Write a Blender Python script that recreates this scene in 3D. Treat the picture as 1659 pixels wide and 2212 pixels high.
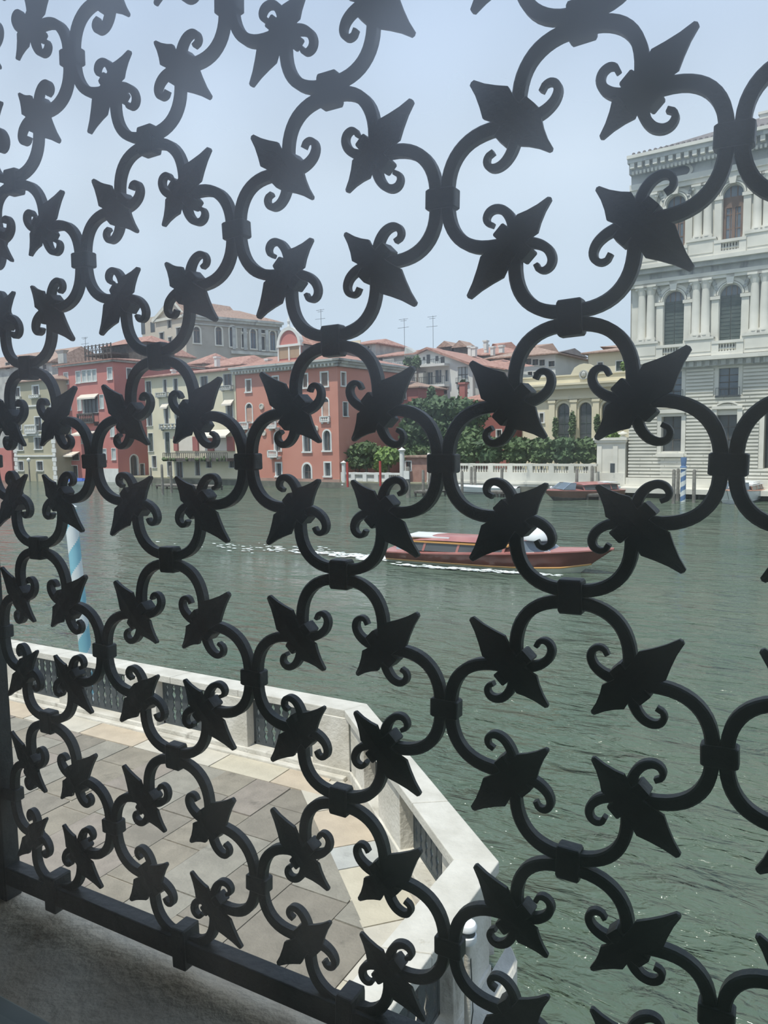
import bpy, bmesh, math, random
from mathutils import Vector, Matrix, noise
random.seed(7)
sc = bpy.context.scene
col = sc.collection
for o in list(bpy.data.objects): bpy.data.objects.remove(o)

# ---------------------------------------------------------------- camera
FPX, YAW, PITCH, ROLL = 1634.466, 0.512947, -0.094955, -0.016756
CAM = Vector((0, 0, 5.0))
def _basis():
    cy, sy, cp, sp = math.cos(YAW), math.sin(YAW), math.cos(PITCH), math.sin(PITCH)
    f = Vector((-sy*cp, cy*cp, sp)); r = Vector((cy, sy, 0)); u = r.cross(f)
    cr, sr = math.cos(ROLL), math.sin(ROLL)
    return cr*r+sr*u, -sr*r+cr*u, f
RR, UU, FW = _basis()
cd = bpy.data.cameras.new('camera'); cam = bpy.data.objects.new('camera', cd); col.objects.link(cam)
cd.sensor_fit = 'HORIZONTAL'; cd.sensor_width = 36; cd.lens = FPX/1659*36; cd.clip_start = .02; cd.clip_end = 2000
m = Matrix((RR, UU, -FW)).transposed().to_4x4(); m.translation = CAM; cam.matrix_world = m
sc.camera = cam

# ---------------------------------------------------------------- world, sun, exposure
w = bpy.data.worlds.new('hazy_sky'); sc.world = w; w.use_nodes = True
nt = w.node_tree; nt.nodes.clear()
tc = nt.nodes.new('ShaderNodeTexCoord'); sep = nt.nodes.new('ShaderNodeSeparateXYZ'); rp = nt.nodes.new('ShaderNodeValToRGB')
bg = nt.nodes.new('ShaderNodeBackground'); wo = nt.nodes.new('ShaderNodeOutputWorld')
nt.links.new(tc.outputs['Generated'], sep.inputs[0]); nt.links.new(sep.outputs['Z'], rp.inputs[0])
cr_ = rp.color_ramp
for i, (p, c) in enumerate([(0, (.54, .655, .77)), (.10, (.60, .71, .83)), (.32, (.68, .78, .90)), (.55, (.52, .64, .84)), (1, (.36, .50, .78))]):
    e = cr_.elements[i] if i < 2 else cr_.elements.new(p)
    e.position = p; e.color = (*c, 1)
ns = nt.nodes.new('ShaderNodeTexNoise'); ns.inputs['Scale'].default_value = 2.2; ns.inputs['Detail'].default_value = 2
mp = nt.nodes.new('ShaderNodeMapRange'); mp.inputs[3].default_value = .93; mp.inputs[4].default_value = 1.07
nt.links.new(tc.outputs['Generated'], ns.inputs[0]); nt.links.new(ns.outputs[0], mp.inputs[0]); nt.links.new(mp.outputs[0], bg.inputs[1])
nt.links.new(rp.outputs[0], bg.inputs[0]); nt.links.new(bg.outputs[0], wo.inputs[0])
sd = bpy.data.lights.new('sun', 'SUN'); sd.energy = 3.5; sd.angle = math.radians(1.2); sd.color = (1, .94, .83)
so = bpy.data.objects.new('sun', sd); col.objects.link(so)
SUN = Vector((-.10, -.37, .925)).normalized(); so.rotation_euler = SUN.to_track_quat('Z', 'Y').to_euler(); so.location = (0, 0, 30)
vs = sc.view_settings; vs.view_transform = 'Standard'; vs.look = 'None'; vs.exposure = 0.2; vs.gamma = 1; vs.use_curve_mapping = False

# ---------------------------------------------------------------- materials
MATS = {}
def mat(name, c1, c2=None, scale=3.0, rough=.8, bump=0.0, bscale=None, metal=0, detail=5, stain=None, coords='Object', spec=None):
    if name in MATS: return MATS[name]
    M = bpy.data.materials.new(name); M.use_nodes = True; t = M.node_tree; b = t.nodes['Principled BSDF']
    b.inputs['Roughness'].default_value = rough; b.inputs['Metallic'].default_value = metal
    if spec is not None: b.inputs['Specular IOR Level'].default_value = spec
    tx = t.nodes.new('ShaderNodeTexCoord')
    n = t.nodes.new('ShaderNodeTexNoise'); n.inputs['Scale'].default_value = scale; n.inputs['Detail'].default_value = detail
    t.links.new(tx.outputs[coords], n.inputs[0])
    r = t.nodes.new('ShaderNodeValToRGB'); r.color_ramp.elements[0].position = .36; r.color_ramp.elements[1].position = .64
    r.color_ramp.elements[0].color = (*c1, 1); r.color_ramp.elements[1].color = (*(c2 or c1), 1)
    t.links.new(n.outputs[0], r.inputs[0]); out = r.outputs[0]
    if stain:
        n2 = t.nodes.new('ShaderNodeTexNoise'); n2.inputs['Scale'].default_value = stain[1]; n2.inputs['Detail'].default_value = 8; n2.inputs['Roughness'].default_value = .7
        mpn = t.nodes.new('ShaderNodeMapping'); mpn.inputs['Scale'].default_value = stain[3] if len(stain) > 3 else (1, 1, 1)
        t.links.new(tx.outputs[coords], mpn.inputs[0]); t.links.new(mpn.outputs[0], n2.inputs[0])
        r2 = t.nodes.new('ShaderNodeValToRGB'); r2.color_ramp.elements[0].position = stain[2]; r2.color_ramp.elements[1].position = stain[2]+.14
        t.links.new(n2.outputs[0], r2.inputs[0])
        mx = t.nodes.new('ShaderNodeMix'); mx.data_type = 'RGBA'; mx.inputs['B'].default_value = (*stain[0], 1)
        t.links.new(r2.outputs[0], mx.inputs['Factor']); t.links.new(out, mx.inputs['A']); out = mx.outputs['Result']
    t.links.new(out, b.inputs['Base Color'])
    if bump:
        n3 = t.nodes.new('ShaderNodeTexNoise'); n3.inputs['Scale'].default_value = bscale or scale*4; n3.inputs['Detail'].default_value = 8
        t.links.new(tx.outputs[coords], n3.inputs[0])
        bm_ = t.nodes.new('ShaderNodeBump'); bm_.inputs['Strength'].default_value = bump; bm_.inputs['Distance'].default_value = .02
        t.links.new(n3.outputs[0], bm_.inputs['Height']); t.links.new(bm_.outputs[0], b.inputs['Normal'])
    MATS[name] = M; return M
iron = mat('wrought_iron', (.012, .016, .018), (.022, .027, .029), 30, .5, .15, 60, spec=.4)
iron2 = mat('cast_iron_panel', (.035, .045, .05), (.06, .07, .075), 8, .6, .2, 60)
istria = mat('istrian_stone', (.50, .475, .41), (.62, .595, .525), 4, .75, .35, 40, stain=((.38, .35, .28), 13, .64))
istria_w = mat('weathered_stone', (.50, .47, .40), (.66, .63, .56), 3, .85, .5, 30, stain=((.25, .23, .19), 4, .58, (1, 1, .35)))
sillm = mat('sill_stone', (.64, .52, .37), (.78, .67, .50), 9, .9, .35, 60, stain=((.36, .28, .185), 5, .57))
pal = mat('palace_stone', (.60, .585, .515), (.72, .70, .62), .6, .8, .3, 6, stain=((.36, .37, .35), .7, .60, (1, 1, .3)))
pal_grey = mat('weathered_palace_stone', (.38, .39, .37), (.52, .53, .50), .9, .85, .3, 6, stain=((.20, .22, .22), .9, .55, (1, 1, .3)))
joint = mat('dark_joint', (.20, .21, .20), (.26, .27, .26), 3, .9)
white = mat('white_trim', (.66, .66, .63), (.74, .74, .70), 2, .7)
redp = mat('orange_red_plaster', (.50, .215, .16), (.57, .26, .195), .35, .9, .1, 5, stain=((.62, .33, .25), .5, .64))
pinkp = mat('rose_red_plaster', (.51, .19, .165), (.57, .235, .205), .4, .9, .1, 5, stain=((.42, .16, .14), .6, .64))
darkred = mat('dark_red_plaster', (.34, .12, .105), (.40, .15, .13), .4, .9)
creamp = mat('cream_plaster', (.66, .60, .44), (.75, .69, .52), .35, .9, .1, 5, stain=((.46, .43, .34), .5, .62))
olivep = mat('olive_plaster', (.40, .37, .26), (.47, .43, .31), .4, .9, .1, 5, stain=((.30, .28, .21), .6, .6))
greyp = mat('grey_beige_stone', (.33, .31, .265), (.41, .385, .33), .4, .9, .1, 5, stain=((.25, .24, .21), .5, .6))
beigep = mat('sunlit_beige_plaster', (.50, .44, .36), (.58, .52, .43), .4, .9)  # paler copy of greyp for the palace's sunlit wing; sunlight put into the colour
whitep = mat('white_plaster', (.62, .63, .60), (.70, .71, .68), .4, .9)
brick = mat('brick_wall', (.30, .17, .14), (.37, .22, .18), 2, .95)
tile = mat('terracotta_tiles', (.29, .145, .11), (.47, .28, .22), 3.0, .9, .6, 5, stain=((.30, .19, .15), .8, .58))
tile2 = mat('brown_tiles', (.26, .17, .13), (.42, .30, .235), 3.0, .9, .6, 5)
tile3 = mat('dark_roof_tiles', (.14, .125, .12), (.22, .20, .19), 1.6, .9, .6, 5)
glass_d = mat('dark_window', (.05, .06, .065), (.09, .10, .105), .5, .25)
glass_b = mat('blue_grey_window', (.09, .12, .15), (.15, .19, .23), .5, .2)
curtain = mat('pale_curtain', (.42, .46, .46), (.50, .53, .52), 1, .8)
shut = mat('green_shutter', (.045, .07, .062), (.07, .095, .085), 2, .7)
shut_b = mat('brown_shutter', (.16, .12, .10), (.22, .17, .14), 2, .7)
woodf = mat('brown_window_wood', (.14, .085, .06), (.19, .12, .085), 2, .6)
awn = mat('cream_awning', (.68, .62, .53), (.74, .68, .59), 2, .8)
dkwood = mat('dark_timber', (.06, .055, .05), (.11, .10, .09), 3, .85)
polew = mat('grey_mooring_wood', (.16, .15, .13), (.26, .25, .22), 3, .9, .3, 20, stain=((.08, .08, .07), 1.2, .6))
maroon = mat('varnished_mahogany', (.11, .035, .028), (.15, .05, .04), 1.2, .25)
deckm = mat('varnished_deck', (.36, .14, .125), (.43, .19, .165), 2, .3)
orange = mat('golden_varnish', (.58, .30, .09), (.66, .36, .12), 2, .35)
creamh = mat('cream_hull_bottom', (.50, .52, .42), (.60, .61, .50), 2, .5)
chrome = mat('chrome', (.8, .8, .8), None, 2, .15, metal=1)
whiteb = mat('white_gelcoat', (.74, .76, .76), (.8, .82, .82), 1, .35)
bluet = mat('blue_tarpaulin', (.03, .09, .36), (.05, .12, .42), 2, .6)
skin = mat('skin', (.45, .27, .19), None, 3, .6)
shirt = mat('grey_shirt', (.42, .44, .46), (.5, .52, .54), 6, .8)
foam = mat('foam', (.66, .72, .70), (.80, .84, .82), 2, .9)
leaf1 = mat('dark_ivy_leaves', (.035, .07, .03), (.07, .125, .045), 1.2, .7)
leaf2 = mat('bright_green_leaves', (.12, .20, .05), (.20, .30, .08), 1.2, .7)
leaf3 = mat('mid_green_leaves', (.045, .085, .03), (.10, .155, .055), 1.0, .7)
bark = mat('bark', (.12, .10, .08), (.2, .17, .13), 5, .9)
pave = [mat('paving_brown_%s' % n, c, tuple(min(1, x*1.25) for x in c), 6, .9, .5, 40, stain=(tuple(x*.62 for x in c), 4, .6)) for n, c in
        (('warm', (.225, .20, .155)), ('grey', (.235, .22, .18)), ('dark', (.195, .175, .14)), ('rose', (.23, .20, .165)))]
bord = [mat('border_stone_%s' % n, c, tuple(min(1, x*1.15) for x in c), 5, .85, .3, 40, stain=(tuple(x*.75 for x in c), 4, .62)) for n, c in
        (('white', (.49, .455, .38)), ('peach', (.46, .385, .29)), ('yellow', (.48, .435, .335)), ('blue', (.39, .395, .37)))]
grout = mat('paving_joint', (.33, .30, .25), (.44, .41, .35), 9, .95)
interior = mat('interior_plaster', (.62, .60, .56), (.70, .68, .64), 3, .9)
outerw = mat('outer_wall_stone', (.5, .48, .44), (.6, .58, .53), 3, .9)
framem = mat('window_metal', (.34, .36, .30), (.42, .44, .38), 10, .45)

def water_mat():
    M = bpy.data.materials.new('canal_water'); M.use_nodes = True; t = M.node_tree; b = t.nodes['Principled BSDF']
    b.inputs['Roughness'].default_value = .06; b.inputs['IOR'].default_value = 1.33
    tx = t.nodes.new('ShaderNodeTexCoord')
    n = t.nodes.new('ShaderNodeTexNoise'); n.inputs['Scale'].default_value = .16; n.inputs['Detail'].default_value = 4
    t.links.new(tx.outputs['Object'], n.inputs[0])
    r = t.nodes.new('ShaderNodeValToRGB'); r.color_ramp.elements[0].position = .35; r.color_ramp.elements[1].position = .65
    r.color_ramp.elements[0].color = (.080, .120, .085, 1); r.color_ramp.elements[1].color = (.110, .140, .100, 1)
    t.links.new(n.outputs[0], r.inputs[0]); t.links.new(r.outputs[0], b.inputs['Base Color'])
    h = None
    for s, dd, st, dist in (((.9, 2.4, 1), 4, 1.0, .42), ((3.2, 5.5, 1), 4, 1.0, .10), ((.25, .5, 1), 2, .7, 1.2)):
        mpn = t.nodes.new('ShaderNodeMapping'); mpn.inputs['Scale'].default_value = s; mpn.inputs['Rotation'].default_value = (0, 0, .15)
        t.links.new(tx.outputs['Object'], mpn.inputs[0])
        n3 = t.nodes.new('ShaderNodeTexNoise'); n3.inputs['Scale'].default_value = 1; n3.inputs['Detail'].default_value = dd; n3.inputs['Distortion'].default_value = .6
        t.links.new(mpn.outputs[0], n3.inputs[0])
        bb = t.nodes.new('ShaderNodeBump'); bb.inputs['Strength'].default_value = st; bb.inputs['Distance'].default_value = dist
        t.links.new(n3.outputs[0], bb.inputs['Height'])
        if h: t.links.new(h, bb.inputs['Normal'])
        h = bb.outputs[0]
    t.links.new(h, b.inputs['Normal']); return M
water = water_mat()
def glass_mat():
    M = bpy.data.materials.new('hazy_window_glass'); M.use_nodes = True; t = M.node_tree; t.nodes.clear()
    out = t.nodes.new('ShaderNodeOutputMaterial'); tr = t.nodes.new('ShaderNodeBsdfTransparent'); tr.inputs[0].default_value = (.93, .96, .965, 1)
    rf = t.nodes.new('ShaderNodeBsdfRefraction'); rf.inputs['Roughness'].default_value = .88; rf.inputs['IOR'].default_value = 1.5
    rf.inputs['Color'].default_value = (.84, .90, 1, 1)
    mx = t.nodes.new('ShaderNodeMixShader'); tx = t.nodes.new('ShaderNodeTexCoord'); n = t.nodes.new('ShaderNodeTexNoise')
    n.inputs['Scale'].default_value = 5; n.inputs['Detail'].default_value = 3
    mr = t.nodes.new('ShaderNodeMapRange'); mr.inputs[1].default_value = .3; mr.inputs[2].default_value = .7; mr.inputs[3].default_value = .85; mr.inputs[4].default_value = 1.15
    t.links.new(tx.outputs['Object'], n.inputs[0]); t.links.new(n.outputs[0], mr.inputs[0]); sp = t.nodes.new('ShaderNodeSeparateXYZ'); t.links.new(tx.outputs['Object'], sp.inputs[0])      # bright veil painted into the scatter mix, stronger towards the top of the pane
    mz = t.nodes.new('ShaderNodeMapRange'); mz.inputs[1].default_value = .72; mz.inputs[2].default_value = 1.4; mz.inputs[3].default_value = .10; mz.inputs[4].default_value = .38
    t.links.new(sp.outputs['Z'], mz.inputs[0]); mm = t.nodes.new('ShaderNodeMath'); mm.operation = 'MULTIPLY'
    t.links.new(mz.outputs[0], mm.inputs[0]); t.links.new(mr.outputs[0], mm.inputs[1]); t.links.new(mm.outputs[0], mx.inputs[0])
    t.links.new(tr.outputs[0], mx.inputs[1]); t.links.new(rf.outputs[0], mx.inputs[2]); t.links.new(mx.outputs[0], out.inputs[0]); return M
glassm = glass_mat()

# ---------------------------------------------------------------- helpers
def ray(x, y): return FW*FPX + RR*(x-829.5) - UU*(y-1106)
def on_z(x, y, z):
    d = ray(x, y); return CAM + d*((z-CAM.z)/d.z)
def on_y(x, y, Y):
    d = ray(x, y); return CAM + d*(Y/d.y)
class Fr:                      # a wall frame: s to the right along the wall, n out of it towards the canal, z up
    def __init__(f, O, ex, nn=None):
        f.O = Vector(O); f.ex = Vector(ex).normalized(); f.n = Vector(nn).normalized() if nn else Vector((f.ex.y, -f.ex.x, 0))
    def pt(f, s, n, z): return f.O + f.ex*s + f.n*n + Vector((0, 0, z))
    def at(f, x, y, n=0):      # where the sight line through a pixel meets this wall
        d = ray(x, y); t = ((f.O+f.n*n-CAM).dot(f.n))/d.dot(f.n); P = CAM+d*t
        return (P-f.O).dot(f.ex), P.z
    def S(f, x, y=950): return f.at(x, y)[0]
    def Z(f, x, y): return f.at(x, y)[1]
WORLD = Fr((0, 0, 0), (1, 0, 0), (0, -1, 0))   # n = -y
INV = {}
class MB:
    def __init__(b, fr=WORLD): b.f = fr; b.v = []; b.q = []
    def poly(b, pts, faces=None):
        i = len(b.v); b.v += [b.f.pt(*p) for p in pts]
        b.q += [tuple(i+k for k in fc) for fc in (faces or [range(len(pts))])]; return b
    def raw(b, pts, faces):
        i = len(b.v); b.v += [Vector(p) for p in pts]; b.q += [tuple(i+k for k in fc) for fc in faces]; return b
    def box(b, s0, s1, n0, n1, z0, z1):
        return b.poly([(s0, n0, z0), (s1, n0, z0), (s1, n1, z0), (s0, n1, z0), (s0, n0, z1), (s1, n0, z1), (s1, n1, z1), (s0, n1, z1)],
                      [(0, 1, 2, 3), (4, 7, 6, 5), (0, 4, 5, 1), (1, 5, 6, 2), (2, 6, 7, 3), (3, 7, 4, 0)])
    def lathe(b, s, n, prof, seg=10, half=False):
        k = len(prof); pts = []; fs = []
        for r, z in prof:
            for j in range(seg):
                a = 2*math.pi*j/seg; pts.append((s+r*math.cos(a), n+r*math.sin(a), z))
        for i in range(k-1):
            for j in range(seg):
                j2 = (j+1) % seg; fs.append((i*seg+j, i*seg+j2, (i+1)*seg+j2, (i+1)*seg+j))
        fs.append(tuple(range(seg))[::-1]); fs.append(tuple((k-1)*seg+j for j in range(seg)))
        return b.poly(pts, fs)
    def tube(b, P, r, seg=6):
        P = [b.f.pt(*p) for p in P]; rs = r if isinstance(r, (list, tuple)) else [r]*len(P); pts = []; fs = []
        for i, p in enumerate(P):
            d = (P[min(i+1, len(P)-1)]-P[max(i-1, 0)]).normalized(); a = d.cross(Vector((0, 0, 1)))
            if a.length < .05: a = d.cross(Vector((1, 0, 0)))
            a.normalize(); c = d.cross(a)
            for j in range(seg):
                t = 2*math.pi*j/seg; pts.append(p + (a*math.cos(t)+c*math.sin(t))*rs[i])
        for i in range(len(P)-1):
            for j in range(seg):
                j2 = (j+1) % seg; fs.append((i*seg+j, i*seg+j2, (i+1)*seg+j2, (i+1)*seg+j))
        fs += [tuple(range(seg))[::-1], tuple((len(P)-1)*seg+j for j in range(seg))]
        return b.raw(pts, fs)
    def extr(b, outline, n0, n1):          # outline of (s, z), extruded along n
        k = len(outline); pts = [(s, n0, z) for s, z in outline]+[(s, n1, z) for s, z in outline]
        return b.poly(pts, [tuple(range(k)), tuple(range(k, 2*k))[::-1]]+[(i, (i+1) % k, k+(i+1) % k, k+i) for i in range(k)])
    def build(b, name, material, parent=None, smooth=False, bevel=0, local=False, kind=None, origin=None):
        me = bpy.data.meshes.new(name)
        if parent is not None: inv = INV[parent.name]
        else:
            inv = Matrix.Translation(-origin) if origin else Matrix()
        vv = b.v if local else [inv @ v for v in b.v]
        me.from_pydata([tuple(v) for v in vv], [], b.q)
        bmm = bmesh.new(); bmm.from_mesh(me); bmesh.ops.recalc_face_normals(bmm, faces=bmm.faces); bmm.to_mesh(me); bmm.free()
        me.materials.append(material)
        if smooth:
            me.polygons.foreach_set('use_smooth', [True]*len(me.polygons))
            me.set_sharp_from_angle(angle=math.radians(40))
        o = bpy.data.objects.new(name, me); col.objects.link(o)
        if parent is not None: o.parent = parent
        elif origin: o.location = origin
        INV[o.name] = inv
        if bevel:
            md = o.modifiers.new('bevel', 'BEVEL'); md.width = bevel; md.segments = 2; md.limit_method = 'ANGLE'
        if kind: o['kind'] = kind
        return o
def tag(o, label, cat, group=None):
    o['label'] = label; o['category'] = cat
    if group: o['group'] = group
    return o
def thing(name, label, cat, loc, rotz=0, group=None):
    o = bpy.data.objects.new(name, None); col.objects.link(o); o.location = loc; o.rotation_euler = (0, 0, rotz); o.empty_display_size = .1
    INV[o.name] = (Matrix.Translation(Vector(loc)) @ Matrix.Rotation(rotz, 4, 'Z')).inverted()
    return tag(o, label, cat, group)
def part_empty(name, parent):
    o = bpy.data.objects.new(name, None); col.objects.link(o); o.parent = parent; INV[o.name] = INV[parent.name]; return o
def copy_tree(o, parent=None):
    c = o.copy(); col.objects.link(c); INV[c.name] = INV[o.name]
    if parent: c.parent = parent
    for ch in [x for x in KIDS.get(o.name, [])]: copy_tree(ch, c)
    return c
KIDS = {}

# ================================================================ window grille
W = .30; ASP = .991506; X0 = .370576; Z0 = 5-.024982; YG = .80753
def lat(u, v): return Vector((u*W-X0, 0, Z0-v*W*ASP))
meas = [(.5,-.5,1234,687),(.5,.5,1235,1287),(0,0,958,1001),(1,0,1574,1003),(-.5,-1.5,713,196),(-1.5,-1.5,322,305),(-2.5,-1.5,31,394),(-1,-1,511,498),
 (-2,-1,181,563),(-2,-2,156,125),(-1,-2,495,10),(0,-1,956,432),(1,-1,1587,295),(.5,-1.5,1257,45),(-2.5,-.5,62,795),(-1.5,-.5,343,770),(-2,0,203,996),
 (-1,0,536,997),(-.5,-.5,721,737),(-2.5,1.5,107,1558),(-1.5,1.5,381,1632),(-.5,1.5,737,1727),(-2,1,226,1404),(-1,1,549,1462),(-2,2,246,1782),(-1,2,560,1905),
 (1,1,1555,1630),(.5,1.5,1230,1860),(0,2,972,2041),(0,1,964,1527),(-2.5,.5,84,1183),(-1.5,.5,368,1208),(-.5,.5,738,1240),(1,2,1548,2190)]
NODE = {}
for u, v, x, y in meas:                      # the smith's small irregularities: each joint sits a few millimetres off the lattice
    P = on_y(x, y, YG); NODE[(u, v)] = Vector((P.x, 0, P.z)) - lat(u, v)
def node(u, v):
    if (u, v) in NODE: return NODE[(u, v)]
    if u == -3: return Vector((.042, 0, 0))
    return Vector((0, 0, 0))
def cellmap(cu, cv):
    N = [((.5, 0), node(cu+.5, cv)), ((-.5, 0), node(cu-.5, cv)), ((0, .5), node(cu, cv-.5)), ((0, -.5), node(cu, cv+.5))]
    c = lat(cu, cv)
    def f(p, q, d=0):
        ws = [1/((p-a)**2+(q-b)**2+.004) for (a, b), _ in N]; t = sum(ws)
        off = sum((n*(wi/t) for (_, n), wi in zip(N, ws)), Vector((0, 0, 0)))
        P = c + Vector((p*W, 0, q*W*ASP)) + off; P.y = YG + d*W; return P
    return f
GR = thing('window_grille', 'black wrought-iron window grille of scrolled bars, spear-shaped leaves and collars', 'grille', (-.35, YG, 4.19))
def lobe_path():
    A, B, n = .208, .21, 2.5; half = []
    for i in range(13):
        t = math.pi/2*i/12
        half.append((.27+A*math.cos(t)**(2/n), B*math.sin(t)**(2/n) if i else 0.0))
    tail = [(.235, .2105), (.20, .212), (.165, .215), (.135, .222), (.107, .235), (.083, .257), (.072, .286), (.079, .311), (.100, .323), (.121, .316), (.131, .297)]
    # refine tail
    ctrl = [half[-2], half[-1]]+tail; fine = []
    for i in range(1, len(ctrl)-2):
        p0, p1, p2, p3 = ctrl[i-1:i+3]
        for k in range(3):
            t = k/3; fine.append(tuple(.5*((2*b)+(-a+c)*t+(2*a-5*b+4*c-d)*t*t+(-a+3*b-3*c+d)*t**3) for a, b, c, d in zip(p0, p1, p2, p3)))
    fine += [ctrl[-2], ctrl[-1]]
    full = half[:-1]+fine
    low = [(p, -q) for p, q in full[1:]][::-1]
    return low+full
LP = lobe_path(); NL = len(LP)
def build_lobe(f, rot):
    b = MB(); pts = []; fs = []
    r_ = lambda p, q: ((p, q), (-q, p), (-p, -q), (q, -p))[rot]
    C = [f(*r_(p, q)) for p, q in LP]
    for i, c in enumerate(C):
        d = (C[min(i+1, NL-1)]-C[max(i-1, 0)]); d.normalize(); n = Vector((d.z, 0, -d.x))
        e = min(i, NL-1-i)
        w_ = (.0235 if e > 30 else .0235*(.40+.6*(e/30)**.9))*W; dep = (.023 if e > 24 else .023*(.72+.28*e/24))*W
        w_ *= 1+.05*noise.noise(c*40)
        for a, bb in ((1, .72), (.72, 1), (-.72, 1), (-1, .72), (-1, -.72), (-.72, -1), (.72, -1), (1, -.72)):
            pts.append(c+n*w_*a+Vector((0, dep*bb, 0)))
    k = 8
    for i in range(NL-1):
        for j in range(k): fs.append((i*k+j, i*k+(j+1) % k, (i+1)*k+(j+1) % k, (i+1)*k+j))
    fs += [tuple(range(k)), tuple((NL-1)*k+j for j in range(k))]
    b.raw(pts, fs).build('scroll_bar', iron, GR)
def build_leaf(f, sx, sy):
    b = MB(); k = .70711
    def g(al, pe, d): return f(sx*(.213+(al-pe)*k), sy*(.211+(al+pe)*k), d)
    # half outline along one side: (along, perp)
    side = [(.240, .0), (.236, .011), (.19, .024), (.145, .043), (.105, .063), (.06, .050), (.0, .040), (-.045, .045), (-.076, .054), (-.105, .036), (-.14, .020), (-.178, .009), (-.183, 0)]
    j = random.uniform(.96, 1.05); tw = random.uniform(-.004, .004)
    pts = []; fs = []; n = len(side)
    for al, pe in side:                      # ridge front, edge front, edge back, ridge back for both sides
        e = 0 if pe == 0 else 1
        rg = (-.050 if pe else -.030)
        t_ = abs(al)/.24*.024; pts += [g(al*j, tw, rg+t_), g(al*j, pe+tw, -.044+t_), g(al*j, pe+tw, -.028+t_), g(al*j, tw, -.030+t_), g(al*j, -pe+tw, -.028+t_), g(al*j, -pe+tw, -.044+t_)]
    for i in range(n-1):
        for q in range(6): fs.append((i*6+q, i*6+(q+1) % 6, (i+1)*6+(q+1) % 6, (i+1)*6+q))
    b.raw(pts, fs).build('leaf', iron, GR)
    # the strap that binds the two bars and the leaf together
    b = MB(); j = random.uniform(.92, 1.08); prof = [(-.036, -.079), (-.042, -.06), (-.044, 0), (-.042, .06), (-.036, .079)]
    pts = []; fs = []
    for al in (-.027, -.022, .022, .027):
        ins = .004 if abs(al) > .025 else 0
        ring = [(pe*(1-ins*8), d+ins) for d, pe in prof]+[(.082-ins, .03-ins), (.07-ins, .034-ins), (-.07+ins, .034-ins), (-.082+ins, .03-ins)]
        pts += [g(al, pe*j, d) for pe, d in ring]
    k2 = 9
    for i in range(3):
        for q in range(k2): fs.append((i*k2+q, i*k2+(q+1) % k2, (i+1)*k2+(q+1) % k2, (i+1)*k2+q))
    fs += [tuple(range(k2)), tuple(3*k2+q for q in range(k2))]
    b.raw(pts, fs).build('binding_strap', iron, GR)
def collar(P, along_x, ln=.037, wd=.060, dp=.036):
    # rounded sleeve around two bars; axis vertical when along_x (bars side by side in x)
    b = MB(); hw, hd, r = wd*W, dp*W, .014*W; ring = []
    for cx_, cd_, a0 in ((hw-r, hd-r, 0), (-hw+r, hd-r, 90), (-hw+r, -hd+r, 180), (hw-r, -hd+r, 270)):
        for a in (0, 30, 60, 90): t = math.radians(a0+a); ring.append((cx_+r*math.cos(t), cd_+r*math.sin(t)))
    pts = []; k = len(ring); hs = [(-ln*W, .90), (-ln*W*.86, 1), (ln*W*.86, 1), (ln*W, .90)]; tw = random.uniform(-.05, .05)
    for h, s in hs:
        for a, d in ring:
            v = Vector((a*s, d*s, h)) if along_x else Vector((h, d*s, a*s))
            v.rotate(Matrix.Rotation(tw, 3, 'Y')); pts.append(P+v)
    fs = [(i*k+j, i*k+(j+1) % k, (i+1)*k+(j+1) % k, (i+1)*k+j) for i in range(3) for j in range(k)]+[tuple(range(k)), tuple(3*k+j for j in range(k))]
    b.raw(pts, fs).build('collar', iron, GR)
CU = [-2.5, -1.5, -.5, .5, 1.5, 2.5]; CV = [-3, -2, -1, 0, 1, 2]
for cu in CU:
    for cv in CV:
        f = cellmap(cu, cv)
        for r in range(4): build_lobe(f, r)
        for sx in (1, -1):
            for sy in (1, -1): build_leaf(f, sx, sy)
for cv in CV:
    for k in range(7):
        u = -3+k; P = lat(u, cv)+node(u, cv); P.y = YG; collar(P, True)
for cu in CU:
    for k in range(7):
        v = -3.5+k; P = lat(cu, v)+node(cu, v); P.y = YG
        if v == 2.5: P.z = 4.227
        collar(P, False, .044, .064 if v < 2.5 else .108, .036 if v < 2.5 else .062)
XL, XR = -1.286, .545; ZB, ZT = 4.2075, 6.03
MB().box(XL, XR, -YG-.014, -YG+.014, ZB, 4.2415).build('bottom_rail', iron, GR, bevel=.002)
MB().box(XL, XR, -YG-.014, -YG+.014, ZT-.02, ZT+.02).build('top_rail', iron, GR, bevel=.002)
MB().box(XL, XL+.040, -YG-.016, -YG+.016, 4.176, ZT+.03).build('side_post', iron, GR, bevel=.002)
MB().box(XR-.012, XR+.026, -YG-.016, -YG+.016, 4.176, ZT+.03).build('side_post', iron, GR, bevel=.002)

# ================================================================ room around the window (camera inside)
ZS = 4.176; YI, YO = .50, .862
def struct(b, name, m, **k): return b.build(name, m, None, kind='structure', **k)
wf = MB()
wf.box(-4, -1.325, -YO, -YI, -.4, 6.2); wf.box(.60, 3, -YO, -YI, -.4, 6.2); wf.box(-1.325, .60, -YO, -YI, 6.075, 6.2); wf.box(-1.30, .60, -YO, -YI, -.4, 4.06)
struct(wf, 'wall_front', outerw)
struct(MB().box(-2.6, 2.2, -.498, 4.0, 3.0, 3.2), 'floor', interior)
struct(MB().box(-2.6, 2.2, -.498, 4.0, 6.12, 6.2), 'ceiling', interior)
struct(MB().box(-2.7, -2.6, -.498, 4.0, 3.2, 6.12), 'wall_left', interior)
struct(MB().box(2.2, 2.3, -.498, 4.0, 3.2, 6.12), 'wall_right', interior)
struct(MB().box(-2.6, 2.2, 4.0, 4.1, 3.2, 6.12), 'wall_back', interior)
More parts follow.
